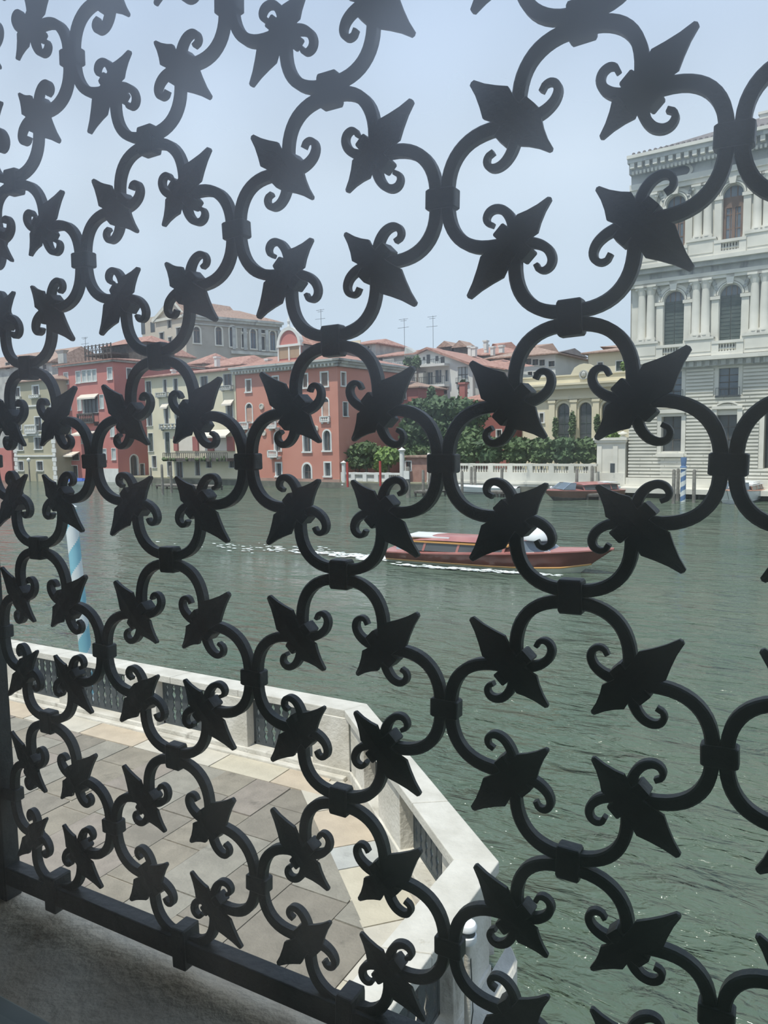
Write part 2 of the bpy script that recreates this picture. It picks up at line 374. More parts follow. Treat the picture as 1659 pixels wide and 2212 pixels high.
# stone sill: a gridded slab with a worn, chipped surface
g = MB(); nx, ny = 150, 26; pts = []; fs = []
for i in range(nx+1):
    for j in range(ny+1):
        x = -1.30+1.90*i/nx; y = .50+(YO+.004-.50)*j/ny
        e = max(0, (j/ny-.80)/.2)
        z = ZS + .004*noise.noise(Vector((x*6, y*6, 0)))+.002*noise.noise(Vector((x*25, y*25, 3))) - .012*e*e - .010*max(0, noise.noise(Vector((x*5+1.7, y*9, 7)))-.28)
        pts.append((x, y, z))
for i in range(nx):
    for j in range(ny): a = i*(ny+1)+j; fs.append((a, a+ny+1, a+ny+2, a+1))
g.raw(pts, fs); g.box(-1.30, .60, -YO-.004, -.50, 4.06, ZS-.03); g.box(-1.30, .60, -YO-.004, -YO+.01, 4.06, ZS-.02)
struct(g, 'trim_1', sillm, smooth=True)
win = bpy.data.objects.new('window_1', None); col.objects.link(win); win.location = (-.35, .6, ZS); win['kind'] = 'structure'
INV['window_1'] = Matrix.Translation((.35, -.6, -ZS))
yf0, yf1 = .585, .637
MB().box(-1.30, .60, -yf1, -yf0, ZS-.04, ZS+.006).build('window_frame', framem, win, bevel=.003)
MB().box(-1.30, .60, -yf1, -yf0, 6.03, 6.075).build('window_frame', framem, win, bevel=.003)
MB().box(-1.30, -1.255, -yf1, -yf0, ZS-.04, 6.03).build('window_frame', framem, win, bevel=.003)
MB().box(.555, .60, -yf1, -yf0, ZS-.04, 6.03).build('window_frame', framem, win, bevel=.003)
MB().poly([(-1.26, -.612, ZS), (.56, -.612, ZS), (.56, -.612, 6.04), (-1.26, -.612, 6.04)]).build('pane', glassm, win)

# ================================================================ terrace
ZT_ = 1.40; ZC = 2.14
fl = MB().raw([(-14, .862, ZT_-.012), (-1.90, .862, ZT_-.012), (-1.90, 4.55, ZT_-.012), (-4.20, 6.74, ZT_-.012), (-14, 6.74, ZT_-.012)], [(0, 1, 2, 3, 4)])
fl.raw([(-14, .862, -.5), (-1.78, .862, -.5), (-1.78, 4.58, -.5), (-4.15, 6.84, -.5), (-14, 6.84, -.5), (-14, .862, ZT_-.03), (-1.78, .862, ZT_-.03), (-1.78, 4.58, ZT_-.03), (-4.15, 6.84, ZT_-.03), (-14, 6.84, ZT_-.03)],
       [(0, 1, 6, 5), (1, 2, 7, 6), (2, 3, 8, 7), (3, 4, 9, 8), (4, 0, 5, 9)])
terr = struct(fl, 'terrace_floor', grout)
def clip(poly, a, b_, c):          # keep a*x+b*y<=c
    out = []
    for i in range(len(poly)):
        p, q = poly[i], poly[(i+1) % len(poly)]; fp, fq = a*p[0]+b_*p[1]-c, a*q[0]+b_*q[1]-c
        if fp <= 0: out.append(p)
        if fp*fq < 0: t = fp/(fp-fq); out.append((p[0]+(q[0]-p[0])*t, p[1]+(q[1]-p[1])*t))
    return out
def slab(poly, m, zt, gap=.006, name='paving_slab'):
    if len(poly) < 3: return
    cx_ = sum(p[0] for p in poly)/len(poly); cy_ = sum(p[1] for p in poly)/len(poly)
    ar = abs(sum(poly[i][0]*poly[(i+1) % len(poly)][1]-poly[(i+1) % len(poly)][0]*poly[i][1] for i in range(len(poly))))/2
    if ar < .01: return
    P = []
    for x, y in poly:
        d = math.hypot(x-cx_, y-cy_); s = max(0, d-gap*1.4)/d; P.append((cx_+(x-cx_)*s, cy_+(y-cy_)*s))
    k = len(P); tx, ty = random.uniform(-.003, .003), random.uniform(-.003, .003)
    pts = [(x, y, zt-.02) for x, y in P]+[(x, y, zt+(x-cx_)*tx+(y-cy_)*ty) for x, y in P]
    MB().raw(pts, [tuple(range(k, 2*k))]+[(i, (i+1) % k, k+(i+1) % k, k+i) for i in range(k)]).build(name, m, terr)
c45 = (.687, .727)                 # outward normal of the slanting side
def inner(poly):                   # brown field boundary
    poly = clip(poly, 0, 1, 6.12); poly = clip(poly, c45[0], c45[1], c45[0]*-4.37+c45[1]*6.03); return clip(poly, 1, 0, -2.62)
x = -12.0; ci = 0
while x < -2.6:
    wd = random.uniform(.40, .56); y = .87+random.uniform(-.4, 0)
    while y < 6.1:
        ln = random.uniform(.5, .95)
        slab(inner([(x, max(y, .87)), (x+wd, max(y, .87)), (x+wd, y+ln), (x, y+ln)]), random.choice(pave), ZT_+random.uniform(-.004, .004), random.choice((.004, .007, .009)))
        y += ln
    x += wd
bi = [0, 2, 1, 0, 1, 0, 2, 1, 3, 0, 2, 0]
x = -12.0; i = 0
while x < -4.4:                    # pale border beside the canal parapet
    ln = [.95, 1.2, .85, 1.1][i % 4]; slab(clip([(x, 6.12), (x+ln, 6.12), (x+ln, 6.55), (x, 6.55)], c45[0]*.4+.4, .2, (c45[0]*.4+.4)*-4.3+.2*6.3), bord[bi[i % 12]], ZT_+.002); x += ln; i += 1
def sl(t, o): return (-4.17+.727*t+c45[0]*o, 6.53-.687*t+c45[1]*o)   # along the slanting side
for i, (t0, t1, mi) in enumerate(((.0, .55, 0), (.55, 1.25, 1), (1.25, 1.6, 3), (1.6, 2.4, 2), (2.4, 2.97, 0))):
    a0 = -.52; pol = [sl(t0-(.0 if i else .18), a0), sl(t1, a0), sl(t1, -.04), sl(t0-(0 if i else .0), -.04)]
    slab(clip(pol, 1, 0, -2.04), bord[mi], ZT_+.002)
for i in range(6):
    y1 = 4.60-i*.62; slab(clip([(-2.62, y1-.62), (-2.04, y1-.62), (-2.04, y1), (-2.62, y1)], c45[0], c45[1], c45[0]*sl(0, -.53)[0]+c45[1]*sl(0, -.53)[1]), bord[[0, 2, 0, 1, 0, 2][i]], ZT_+.0025)

PP = thing('terrace_balustrade', 'pale stone parapet with pierced dark iron panels around the terrace by the canal', 'balustrade', (-4.1, 6.6, ZT_))
# frames whose n points to the terrace side; s runs left to right seen from the terrace
segs = [(Fr((-14, 6.58, 0), (1, 0, 0), (0, -1, 0)), 9.84), (Fr((-4.16, 6.58, 0), (.727, -.687, 0), (-.687, -.727, 0)), 2.95), (Fr((-1.78, 4.52, 0), (0, -1, 0), (1, 0, 0)), 3.64)]
# coping: mitred polyline
outer = [(-14, 6.88), (-4.13, 6.88), (-1.75, 4.62), (-1.75, .87)]
innr = [(-14, 6.60), (-4.245, 6.60), (-2.035, 4.50), (-2.035, .87)]
def lerp(a, b, t): return (a[0]+(b[0]-a[0])*t, a[1]+(b[1]-a[1])*t)
for k, cuts in ((0, (0, .13, .27, .40, .52, .63, .74, .85, 1)), (1, (0, .36, .72, 1)), (2, (0, .28, .62, 1))):
    for a, b_ in zip(cuts, cuts[1:]):
        L = math.dist(outer[k], outer[k+1]); e0 = .0025/L if a > 0 else 0; e1 = .0025/L if b_ < 1 else 0
        q = [lerp(innr[k], innr[k+1], a+e0), lerp(innr[k], innr[k+1], b_-e1), lerp(outer[k], outer[k+1], b_-e1), lerp(outer[k], outer[k+1], a+e0)]
        z = ZC+random.uniform(-.002, .002)
        MB().raw([(x, y, z-.085) for x, y in q]+[(x, y, z) for x, y in q], [(3, 2, 1, 0), (4, 5, 6, 7), (0, 1, 5, 4), (1, 2, 6, 5), (2, 3, 7, 6), (3, 0, 4, 7)]).build('coping_slab', istria, PP, bevel=.008)
def baluster_outline(s, w0, z0, z1):
    prof = []
    N = 26
    for i in range(N+1):
        t = i/N
        tt = t*2 if t < .5 else (1-t)*2         # mirrored about the middle
        g_ = 0
        for c, sg, am in ((.30, .10, .62), (.62, .13, .74), (.98, .045, .5)): g_ = max(g_, am*math.exp(-((tt-c)/sg)**2*.8))
        prof.append((w0*(1-g_*.74), z0+(z1-z0)*t))
    return [(s+a, z) for a, z in prof]+[(s-a, z) for a, z in prof[::-1]]
def panel(fr, s0, s1, outside=False):
    n0, n1 = (-.15, -.122)
    z0, z1 = ZT_+.085, ZC-.085
    MB(fr).box(s0, s1, n0, n1, z0, z0+.028).box(s0, s1, n0, n1, z1-.028, z1).box(s0, s0+.025, n0, n1, z0, z1).box(s1-.025, s1, n0, n1, z0, z1).build('panel_frame', iron2, PP)
    k = max(3, round((s1-s0)/.118)); p = (s1-s0)/k
    for i in range(k+1):
        s = min(max(s0+i*p, s0+.02), s1-.02)
        MB(fr).extr(baluster_outline(s, p*.46, z0+.02, z1-.02), n0+.006, n1-.004).build('baluster', iron2, PP)
def post(fr, s0, s1, m=istria_w):
    MB(fr).box(s0, s1, -.25, .0, ZT_-.01, ZC-.085).build('post', m, PP, bevel=.006)
# first side (posts measured along x)
f1 = segs[0][0]; px_ = [(-13.9, -13.4), (-12.3, -11.85), (-10.55, -9.62), (-8.86, -8.52), (-7.56, -7.02), (-6.04, -5.57), (-4.66, -4.18)]
for a, b_ in px_: post(f1, a+14, b_+14)
for (a, b_), (c, d) in zip(px_, px_[1:]): panel(f1, b_+14, c+14)
f2 = segs[1][0]; p2 = [(.0, .50), (1.0, 1.64), (2.62, 2.93)]
for a, b_ in p2: post(f2, a, b_)
for (a, b_), (c, d) in zip(p2, p2[1:]): panel(f2, b_, c)
f3 = segs[2][0]; p3 = [(-.02, .20), (.20, .60), (1.65, 2.05), (3.2, 3.64)]
for a, b_ in p3: MB(f3).box(a, b_, -.22, .0 if a > 0 else -.012, ZT_-.02, ZC-.085).build('post', istria_w, PP, bevel=.006)
for (a, b_), (c, d) in zip(p3[1:], p3[2:]): panel(Fr(f3.O+Vector((.03, 0, 0)), f3.ex, f3.n), b_, c)
MB(f1).box(0, 9.86, -.25, .02, ZT_-.02, ZT_+.085).build('plinth', istria_w, PP, bevel=.01)
MB(f1).box(0, 9.80, .02, .10, ZT_-.02, ZT_+.035).build('plinth', istria_w, PP, bevel=.012)
MB(f2).box(-.05, 2.98, -.25, .02, ZT_-.02, ZT_+.085).build('plinth', istria_w, PP, bevel=.01)
MB(f3).box(-.02, 3.64, -.25, .004, ZT_-.02, ZT_+.04).build('plinth', istria_w, PP, bevel=.01)
# quay ledge outside the last side
LD = MB(); pts = []; fs = []; nn_ = 40
for i in range(nn_+1):
    y = 4.84-3.96*i/nn_; e = max(0, (y-4.62)/.22)
    xo = -1.635-.10*e*e+.012*noise.noise(Vector((0, y*6, 1)))
    pts += [(-1.775, y, 1.392+.003*noise.noise(Vector((1, y*5, 0)))), (xo-.02, y, 1.392+.008*noise.noise(Vector((4, y*9, 0)))), (xo, y, 1.37), (xo, y, 1.18), (xo-.07, y, 1.16), (xo-.07, y, -.5)]
for i in range(nn_):
    for j in range(5): a = i*6+j; fs.append((a, a+1, a+7, a+6))
fs += [(0, 1, 2, 3, 4, 5)]
LD.raw(pts, fs); tag(LD.build('quay_ledge', istria, None, smooth=False, origin=Vector((-1.7, 3, 1.3))), 'pitted white stone quay ledge at the foot of the terrace corner', 'ledge')
# small white lamp on a short post beside the parapet corner
LPO = Vector((-1.70, 3.95, 1.395))
lt = thing('bollard_lamp', 'small bollard lamp with round white cap beside the terrace corner pier', 'lamp', tuple(LPO))
fw_ = Fr(LPO, (1, 0, 0), (0, -1, 0)); fw_.O = LPO
MB(fw_).lathe(0, 0, [(.022, 0), (.022, .60)], 12).build('lamp_post', istria_w, lt, smooth=True)
MB(fw_).lathe(0, 0, [(.050, .60), (.056, .61), (.056, .645), (.050, .65)], 20).build('lamp_body', whiteb, lt, smooth=True)
MB(fw_).lathe(0, 0, [(.048, .65), (.048, .685)], 20).build('lamp_louvre', iron2, lt, smooth=True)
MB(fw_).lathe(0, 0, [(.057, .685), (.060, .70), (.05, .718), (.01, .726)], 20).build('lamp_cap', whiteb, lt, smooth=True)
MB(fw_).tube([(.02, 0, .5), (.045, .04, .36), (.05, .04, .2), (.02, .02, .02)], .004).build('cable', iron, lt)

# striped mooring pole beyond the parapet
pb = on_y(184, 1400, 9.6); pt_ = on_y(151, 1098, 9.6)
dirp = (pt_-pb).normalized(); base = pb + dirp*((-1.0-pb.z)/dirp.z)
MP = thing('striped_mooring_pole', 'leaning mooring pole with pale blue and white spiral stripes beyond the terrace parapet', 'mooring pole', tuple(base))
def striped(parent, base, top, r, turns, mA, mB, seg=24, rows=90):
    d = top-base; ax = d.normalized(); a = ax.cross(Vector((0, 1, 0))).normalized(); c = ax.cross(a)
    pts = []; A = []; B = []
    for i in range(rows+1):
        for j in range(seg): t = 2*math.pi*j/seg; pts.append(base+d*(i/rows)+(a*math.cos(t)+c*math.sin(t))*r)
    for i in range(rows):
        for j in range(seg):
            fct = (i*seg+j, i*seg+(j+1) % seg, (i+1)*seg+(j+1) % seg, (i+1)*seg+j)
            ph = (turns*i/rows - j/seg) % 1
            (A if ph < .5 else B).append(fct)
    for nm, fs, mm in (('blue_stripe', A, mA), ('white_stripe', B, mB)): MB().raw(pts, fs).build(nm, mm, parent, smooth=True)
paleb = mat('pale_blue_paint', (.20, .47, .56), (.25, .52, .60), 4, .5); whp = mat('white_paint', (.66, .70, .68), (.72, .76, .74), 4, .5)
deepb = mat('deep_blue_paint', (.10, .19, .36), (.14, .23, .40), 4, .5)
# stripes rise at about 35 degrees
Lp = (pt_-base).length
striped(MP, base, pt_, .115, Lp/.84, paleb, whp, 24, int(Lp/.84*24))
MB(Fr(pt_, (1, 0, 0), (0, -1, 0))).lathe(0, 0, [(.115, -.02), (.13, 0), (.13, .03), (.06, .07), (.01, .09)], 16).build('pole_cap', whp, MP, smooth=True)

# ================================================================ water
struct(MB().raw([(-400, .9, 0), (200, .9, 0), (200, 90, 0), (-400, 90, 0)], [(0, 1, 2, 3)]), 'water', water)

# ================================================================ the far bank
E1 = Vector((.9960, -.0892, 0)); E2 = Vector((.0892, .9960, 0))
def BF(D): return Fr(E2*D, E1, -E2)
def side(F, s, turn=0):                    # wall that runs away from the canal at position s, facing right (or left)
    return Fr(F.O+F.ex*s, -F.n, F.ex)
def hole(F, x0, y0, x1, y1):
    xm, ym = (x0+x1)/2, (y0+y1)/2
    return F.S(x0, ym), F.S(x1, ym), F.Z(xm, y1), F.Z(xm, y0)
def grid(b, F, s0, s1, z0, z1, holes):
    ss = sorted({s0, s1, *[min(max(v, s0), s1) for h in holes for v in h[:2]]}); zz = sorted({z0, z1, *[min(max(v, z0), z1) for h in holes for v in h[2:4]]})
    for a, c in zip(ss, ss[1:]):
        for d, e in zip(zz, zz[1:]):
            m_, n_ = (a+c)/2, (d+e)/2
            if any(h[0] < m_ < h[1] and h[2] < n_ < h[3] for h in holes): continue
            p = [F.pt(a, 0, d), F.pt(c, 0, d), F.pt(c, 0, e), F.pt(a, 0, e)]; b.raw(p, [(0, 1, 2, 3)])
class Bld:
    def __init__(B, name, label, F, s0, s1, z0, z1, depth, wallm, cat='building', seeside=True):
        B.F, B.s0, B.s1, B.z0, B.z1, B.d, B.m = F, s0, s1, z0, z1, depth, wallm
        B.root = thing(name, label, cat, tuple(F.pt((s0+s1)/2, -depth/2, z0)))
        B.w = MB(F); B.h = []; B.hs = []; B.G = side(F, s1)
        B.w.box(s0, s1-.02, -depth, -depth+.2, z0, z1).box(s0, s0+.1, -depth, 0, z0, z1).box(s0, s1, -depth, -.01, z1-.1, z1-.02)
        B.seeside = seeside
    def win(B, px, sur=.10, surm=None, pane=None, arch=False, rec=.22, bars=(1, 0), barm=None, shutter=None, side=False, sill=True, world=None, awning=None, pr=.05, ironrail=False, fill=None):
        F = B.G if side else B.F; h = world or hole(F, *px); (B.hs if side else B.h).append(h)
        s0, s1, z0, z1 = h; surm = surm or white; pane = pane or glass_d; r = (s1-s0)/2; cs = (s0+s1)/2; zc = z1-r
        b = MB(F)
        if arch:
            N = 10; arc = [(cs+math.cos(math.pi*i/N)*r, zc+math.sin(math.pi*i/N)*r) for i in range(N+1)]
            # wall infill above the arch
            for i in range(N//2): B.w.raw([F.pt(s1, 0, z1), F.pt(arc[i][0], 0, arc[i][1]), F.pt(arc[i+1][0], 0, arc[i+1][1])], [(0, 1, 2)])
            for i in range(N//2, N): B.w.raw([F.pt(s0, 0, z1), F.pt(arc[i][0], 0, arc[i][1]), F.pt(arc[i+1][0], 0, arc[i+1][1])], [(0, 1, 2)])
            for i in range(N):
                a0, a1 = math.pi*i/N, math.pi*(i+1)/N
                q = [(cs+math.cos(a)*rr_, zc+math.sin(a)*rr_) for a, rr_ in ((a0, r), (a0, r+sur), (a1, r+sur), (a1, r))]
                b.extr(q, -rec, pr)
            b.box(s0-sur, s0, -rec, pr, z0, zc).box(s1, s1+sur, -rec, pr, z0, zc)
        else:
            b.box(s0-sur, s0, -rec, pr, z0, z1).box(s1, s1+sur, -rec, pr, z0, z1).box(s0-sur, s1+sur, -rec, pr, z1, z1+sur)
        if sill: b.box(s0-sur*1.4, s1+sur*1.4, -rec, pr+.10, z0-sur, z0)
        else: b.box(s0, s1, -rec, 0, z0-.02, z0)
        wo = b.build('window', surm, B.root)
        if fill:                           # bricked or boarded lower part
            MB(F).box(s0, s1, -.12, -.06, z0, zc+.0).build('infill', fill, wo); MB(F).box(s0, s1, -rec, -rec+.03, zc, z1).build('pane', pane, wo)
        elif not shutter or arch: MB(F).box(s0, s1, -rec, -rec+.03, z0, z1).build('pane', pane, wo)
        if bars and not fill:
            g_ = MB(F); t = .035
            for i in range(1, bars[0]+1): c = s0+(s1-s0)*i/(bars[0]+1); g_.box(c-t, c+t, -rec+.03, -rec+.08, z0, z1 if not arch else z1-.02)
            for i in range(1, bars[1]+1): c = z0+(z1-z0)*i/(bars[1]+1); g_.box(s0, s1, -rec+.03, -rec+.07, c-t, c+t)
            if g_.v: g_.build('glazing_bar', barm or shut_b, wo)
        if shutter:
            zt = zc if arch else z1
            for a, c in ((s0, cs-.02), (cs+.02, s1)):
                g_ = MB(F); g_.box(a, c, -rec*.75, -rec*.6, z0, zt); nsl = max(4, int((zt-z0)/.28))
                for i in range(nsl): z = z0+(zt-z0)*(i+.3)/nsl; g_.box(a+.05, c-.05, -rec*.6, -rec*.6+.03, z, z+(zt-z0)/nsl*.45)
                g_.build('shutter', shutter, wo)
        if ironrail:
            g_ = MB(F); zt = z0+(z1-z0)*.30; g_.box(s0-.15, s1+.15, .25, .29, zt-.04, zt).box(s0-.15, s1+.15, .25, .29, z0, z0+.04); k = max(5, int((s1-s0)/.16))
            for i in range(k+1): c = s0-.15+(s1-s0+.3)*i/k; g_.box(c-.015, c+.015, .26, .28, z0, zt)
            g_.box(s0-.2, s1+.2, .0, .3, z0-.10, z0); g_.build('iron_railing', iron2, wo)
        if awning is not None:
            a = awning; g_ = MB(F); g_.poly([(s0-.3, .05, z1+.35), (s1+.3, .05, z1+.35), (s1+.3, a, z1-.15), (s0-.3, a, z1-.15), (s0-.3, .05, z1+.30), (s1+.3, .05, z1+.30), (s1+.3, a, z1-.35), (s0-.3, a, z1-.35)],
              [(0, 1, 2, 3), (7, 6, 5, 4), (0, 3, 7, 4), (1, 5, 6, 2), (3, 2, 6, 7)]); g_.build('awning', awn, wo)
        return wo
    def balcony(B, px, wo=None, m=None, out=.7, nb=6, side=False, solid=False):
        F = B.G if side else B.F; s0, s1, z0, z1 = hole(F, *px); m = m or white; k = nb
        b = MB(F).box(s0, s1, 0, out, z0, z0+(z1-z0)*.16).box(s0, s1, out-.18, out, z1-(z1-z0)*.14, z1).box(s0, s0+.16, out-.16, out, z0, z1).box(s1-.16, s1, out-.16, out, z0, z1)
        b.box(s0, s0+.12, 0, out, z1-(z1-z0)*.14, z1).box(s1-.12, s1, 0, out, z1-(z1-z0)*.14, z1)
        b.box(s0+.15, s0+.35, 0, out*.6, z0-(z1-z0)*.25, z0).box(s1-.35, s1-.15, 0, out*.6, z0-(z1-z0)*.25, z0)
        bo = b.build('balcony', m, B.root)
        g_ = MB(F); zz0, zz1 = z0+(z1-z0)*.16, z1-(z1-z0)*.14
        for i in range(k):
            c = s0+.16+(s1-s0-.32)*(i+.5)/k; w_ = (s1-s0)/k*.30; hgt = zz1-zz0
            g_.lathe(c, out-.09, [(w_*.8, zz0), (w_*.9, zz0+hgt*.1), (w_, zz0+hgt*.3), (w_*.45, zz0+hgt*.65), (w_*.75, zz0+hgt*.9), (w_*.8, zz1)], 6)
        g_.build('balusters', m, bo)
        return bo
    def roof(B, pts, faces, m): return MB(B.F).poly(pts, faces).build('roof', m, B.root)
    def hip(B, zr, over=.5, ins=None, m=None, z=None, n_r=None):
        z = B.z1 if z is None else z; s0, s1, n0, n1 = B.s0-over, B.s1+over, over, -B.d-over
        ins = (n0-n1)/2 if ins is None else ins; nm = (n0+n1)/2 if n_r is None else n_r
        p = [(s0, n0, z), (s1, n0, z), (s1, n1, z), (s0, n1, z), (s0+ins, nm, zr), (s1-ins, nm, zr), (s0, n0, z-.15), (s1, n0, z-.15), (s1, n1, z-.15), (s0, n1, z-.15)]
        B.roof(p, [(0, 1, 5, 4), (1, 2, 5), (2, 3, 4, 5), (3, 0, 4), (6, 9, 8, 7), (0, 6, 7, 1), (1, 7, 8, 2), (2, 8, 9, 3), (3, 9, 6, 0)], m or tile)
    def done(B):
        grid(B.w, B.F, B.s0, B.s1, B.z0, B.z1, B.h)
        grid(B.w, B.G, 0, B.d, B.z0, B.z1, B.hs)
        return B.w.build('wall', B.m, B.root)
def chimney(B, F, px, m, flare=False):
    s0, s1, z0, z1 = hole(F, *px); b = MB(F).box(s0, s1, -.5, .1, z0, z1-(.25*(z1-z0) if flare else 0))
    if flare: w_ = (s1-s0)*.3; b.poly([(s0, -.5, z1-.25*(z1-z0)), (s1, -.5, z1-.25*(z1-z0)), (s1, .1, z1-.25*(z1-z0)), (s0, .1, z1-.25*(z1-z0)), (s0-w_, -.7, z1), (s1+w_, -.7, z1), (s1+w_, .3, z1), (s0-w_, .3, z1)], [(0, 1, 2, 3), (4, 7, 6, 5), (0, 4, 5, 1), (1, 5, 6, 2), (2, 6, 7, 3), (3, 7, 4, 0)])
    else: b.box(s0-.1, s1+.1, -.6, .2, z1-.2, z1)
    return b.build('chimney', m, B.root)

# ---- ground and quay
FQ = BF(63.0)
struct(MB(FQ).box(-140, 60, -140, -.2, -1, .75), 'ground', mat('garden_ground', (.22, .22, .15), (.3, .29, .2), .5, .95))
struct(MB(FQ).box(-140, 60, -.3, 0, -1, .62), 'embankment', mat('tide_stained_stone', (.10, .105, .085), (.19, .19, .155), .8, .9))

# ---- white palace on the right
FP = BF(64.3)
S1, S2 = FP.S(1455.5, 690), FP.S(1577, 690); PT = S2-S1
sL = FP.S(1362, 700); sR = S1+PT*4.45
zb = .6; z_g = FP.Z(1391, 785.6); z_p = FP.Z(1388, 571); z_top = FP.Z(1364, 349)
NB = 4
PB = Bld('white_palace', 'tall white stone palace with columns, arched windows and balconies on the right', FP, sL, sR, zb, z_top-1.0, 22, pal)
root = PB.root
zw = lambda x, y: FP.Z(x, y)
wu = PT*.175
lev = dict(a1t=zw(1456, 422), a1b=zw(1577, 522.5), p1t=zw(1577, 614), p1b=zw(1577, 737), m_t=zw(1570, 795), m_b=zw(1570, 855), g_t=zw(1442, 900), g_b=zw(1442, 975))
for k in range(NB):
    c = S1+PT*k
    # top storey: glazed arch over wooden doors
    wo = PB.win(None, sur=.26, surm=pal, arch=True, rec=.45, bars=(2, 3), barm=woodf, pane=glass_b, world=(c-wu, c+wu, lev['a1b'], lev['a1t']), sill=False)
    zc = lev['a1t']-wu
    MB(FP).box(c-wu, c+wu, -.44, -.30, zc-.9, zc-.1).box(c-wu, c-wu+.22, -.44, -.30, lev['a1b'], zc-.9).box(c+wu-.22, c+wu, -.44, -.30, lev['a1b'], zc-.9).box(c-.12, c+.12, -.44, -.30, lev['a1b'], zc-.9).build('door_leaf', woodf, wo)
    # piano nobile: shutters under a lunette
    wo = PB.win(None, sur=.28, surm=pal, arch=True, rec=.45, bars=(3, 0), barm=shut_b, pane=glass_b, shutter=shut, world=(c-wu*1.06, c+wu*1.06, lev['p1b'], lev['p1t']), sill=False)
    # mezzanine
    PB.win(None, sur=.30, surm=pal, rec=.35, bars=(1, 3), barm=dkwood, pane=glass_b, world=(c-PT*.17, c+PT*.17, lev['m_b'], lev['m_t']), sill=False, ironrail=True)
    if k != 3:
        PB.win(None, sur=.32, surm=pal, rec=.5, bars=(1, 2), barm=dkwood, pane=glass_d, world=(c-PT*.185, c+PT*.185, lev['g_b'], lev['g_t']), sill=True)
# water gate at the right
gs0 = FP.S(1650, 950); PB.win(None, sur=.35, surm=pal, rec=.9, bars=(0, 0), arch=True, world=(S1+PT*2.5-PT*.42 if False else gs0, gs0+PT*.34, FP.Z(1650, 1012), FP.Z(1650, 868)), sill=False)
PB.done()
def ring(b, r0, r1, cs, zc, n0, n1, a0=0, a1=180, N=12):
    for i in range(N):
        t0, t1 = math.radians(a0+(a1-a0)*i/N), math.radians(a0+(a1-a0)*(i+1)/N)
        b.extr([(cs+math.cos(t)*q, zc+math.sin(t)*q) for t, q in ((t0, r0), (t0, r1), (t1, r1), (t1, r0))], n0, n1)
for k in range(NB):                       # archivolts, keystones, imposts, pilaster strips around each arch
    c = S1+PT*k
    for zt, zbt, nm in ((lev['a1t'], lev['a1b'], 0), (lev['p1t'], lev['p1b'], 1)):
        w_ = wu*(1.06 if nm else 1); zc = zt-w_; b = MB(FP); ring(b, w_+.26, w_+.50, c, zc, 0, .16); ring(b, w_+.10, w_+.20, c, zc, 0, .22)
        b.build('archivolt', pal, root)
        MB(FP).extr([(c-.20, zt-.02), (c+.20, zt-.02), (c+.34, zt+.85), (c-.34, zt+.85)], 0, .42).build('keystone', pal, root)
        for sg in (-1, 1):
            x_ = c+sg*(w_+.30)
            MB(FP).box(x_-.26, x_+.26, 0, .16, zbt, zc-.30).box(x_-.36, x_+.36, 0, .26, zc-.30, zc-.05).box(x_-.30, x_+.30, 0, .2, zbt, zbt+.35).build('pilaster', pal, root)
            # carved spandrel figures: a few rounded lumps
            b = MB(FP)
            for q in range(4):
                px2, pz = c+sg*(w_*.92+.28+q*.10), zc+w_*.62+q*.22
                b.lathe(px2, .05, [(.02, pz-.22), (.17, pz-.1), (.20, pz), (.12, pz+.14), (.02, pz+.2)], 6)
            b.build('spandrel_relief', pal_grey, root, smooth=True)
    # balconies with balusters
    for zt, zb_, out in ((FP.Z(1577, 521), FP.Z(1577, 552), .9), (FP.Z(1577, 736.5), FP.Z(1577, 767), .9)):
        b = MB(FP); hw = PT*.27
        b.box(c-hw, c+hw, 0, out, zt-.22, zt).box(c-hw, c-hw+.5, .0, out-.05, zb_, zt-.22).box(c+hw-.5, c+hw, .0, out-.05, zb_, zt-.22).box(c-hw, c+hw, 0, out, zb_-.05, zb_+.25)
        bo = b.build('balcony', pal, root)
        g_ = MB(FP); hh = zt-.22-zb_-.25; z0 = zb_+.25
        for i in range(6):
            s = c-hw+.5+(2*hw-1)*(i+.5)/6
            g_.lathe(s, out-.3, [(.11, z0), (.11, z0+hh*.08), (.06, z0+hh*.14), (.15, z0+hh*.34), (.055, z0+hh*.62), (.08, z0+hh*.8), (.055, z0+hh*.86), (.11, z0+hh*.93), (.11, z0+hh)], 8)
        g_.build('balusters', pal, bo, smooth=True)
    # curved pediments under the mezzanine windows
    if k % 2 == 1:
        zz = FP.Z(1577, 879); b = MB(FP); r_ = PT*.27
        ring(b, r_*1.12, r_*1.22, c, zz-.25-r_*.60, 0, .35, 30, 150); b.box(c-PT*.26, c+PT*.26, 0, .4, zz-.15, zz+.08)
        for sg in (-1, 1): b.box(c+sg*PT*.22-.18, c+sg*PT*.22+.18, 0, .3, FP.Z(1577, 980), zz-.1)
        b.build('window_pediment', pal, root)
    else:
        zz = FP.Z(1442, 893); b = MB(FP).box(c-PT*.27, c+PT*.27, 0, .45, zz, zz+.3).box(c-PT*.24, c+PT*.24, 0, .25, zz-.25, zz)
        for sg in (-1, 1): b.box(c+sg*PT*.225-.16, c+sg*PT*.225+.16, 0, .2, lev['g_b']-.4, zz-.2)
        b.box(c-PT*.25, c+PT*.25, 0, .4, lev['g_b']-.45, lev['g_b']-.15).box(c-PT*.20, c+PT*.20, .0, .12, 1.6, lev['g_b']-.6)
        b.build('window_hood', pal, root)
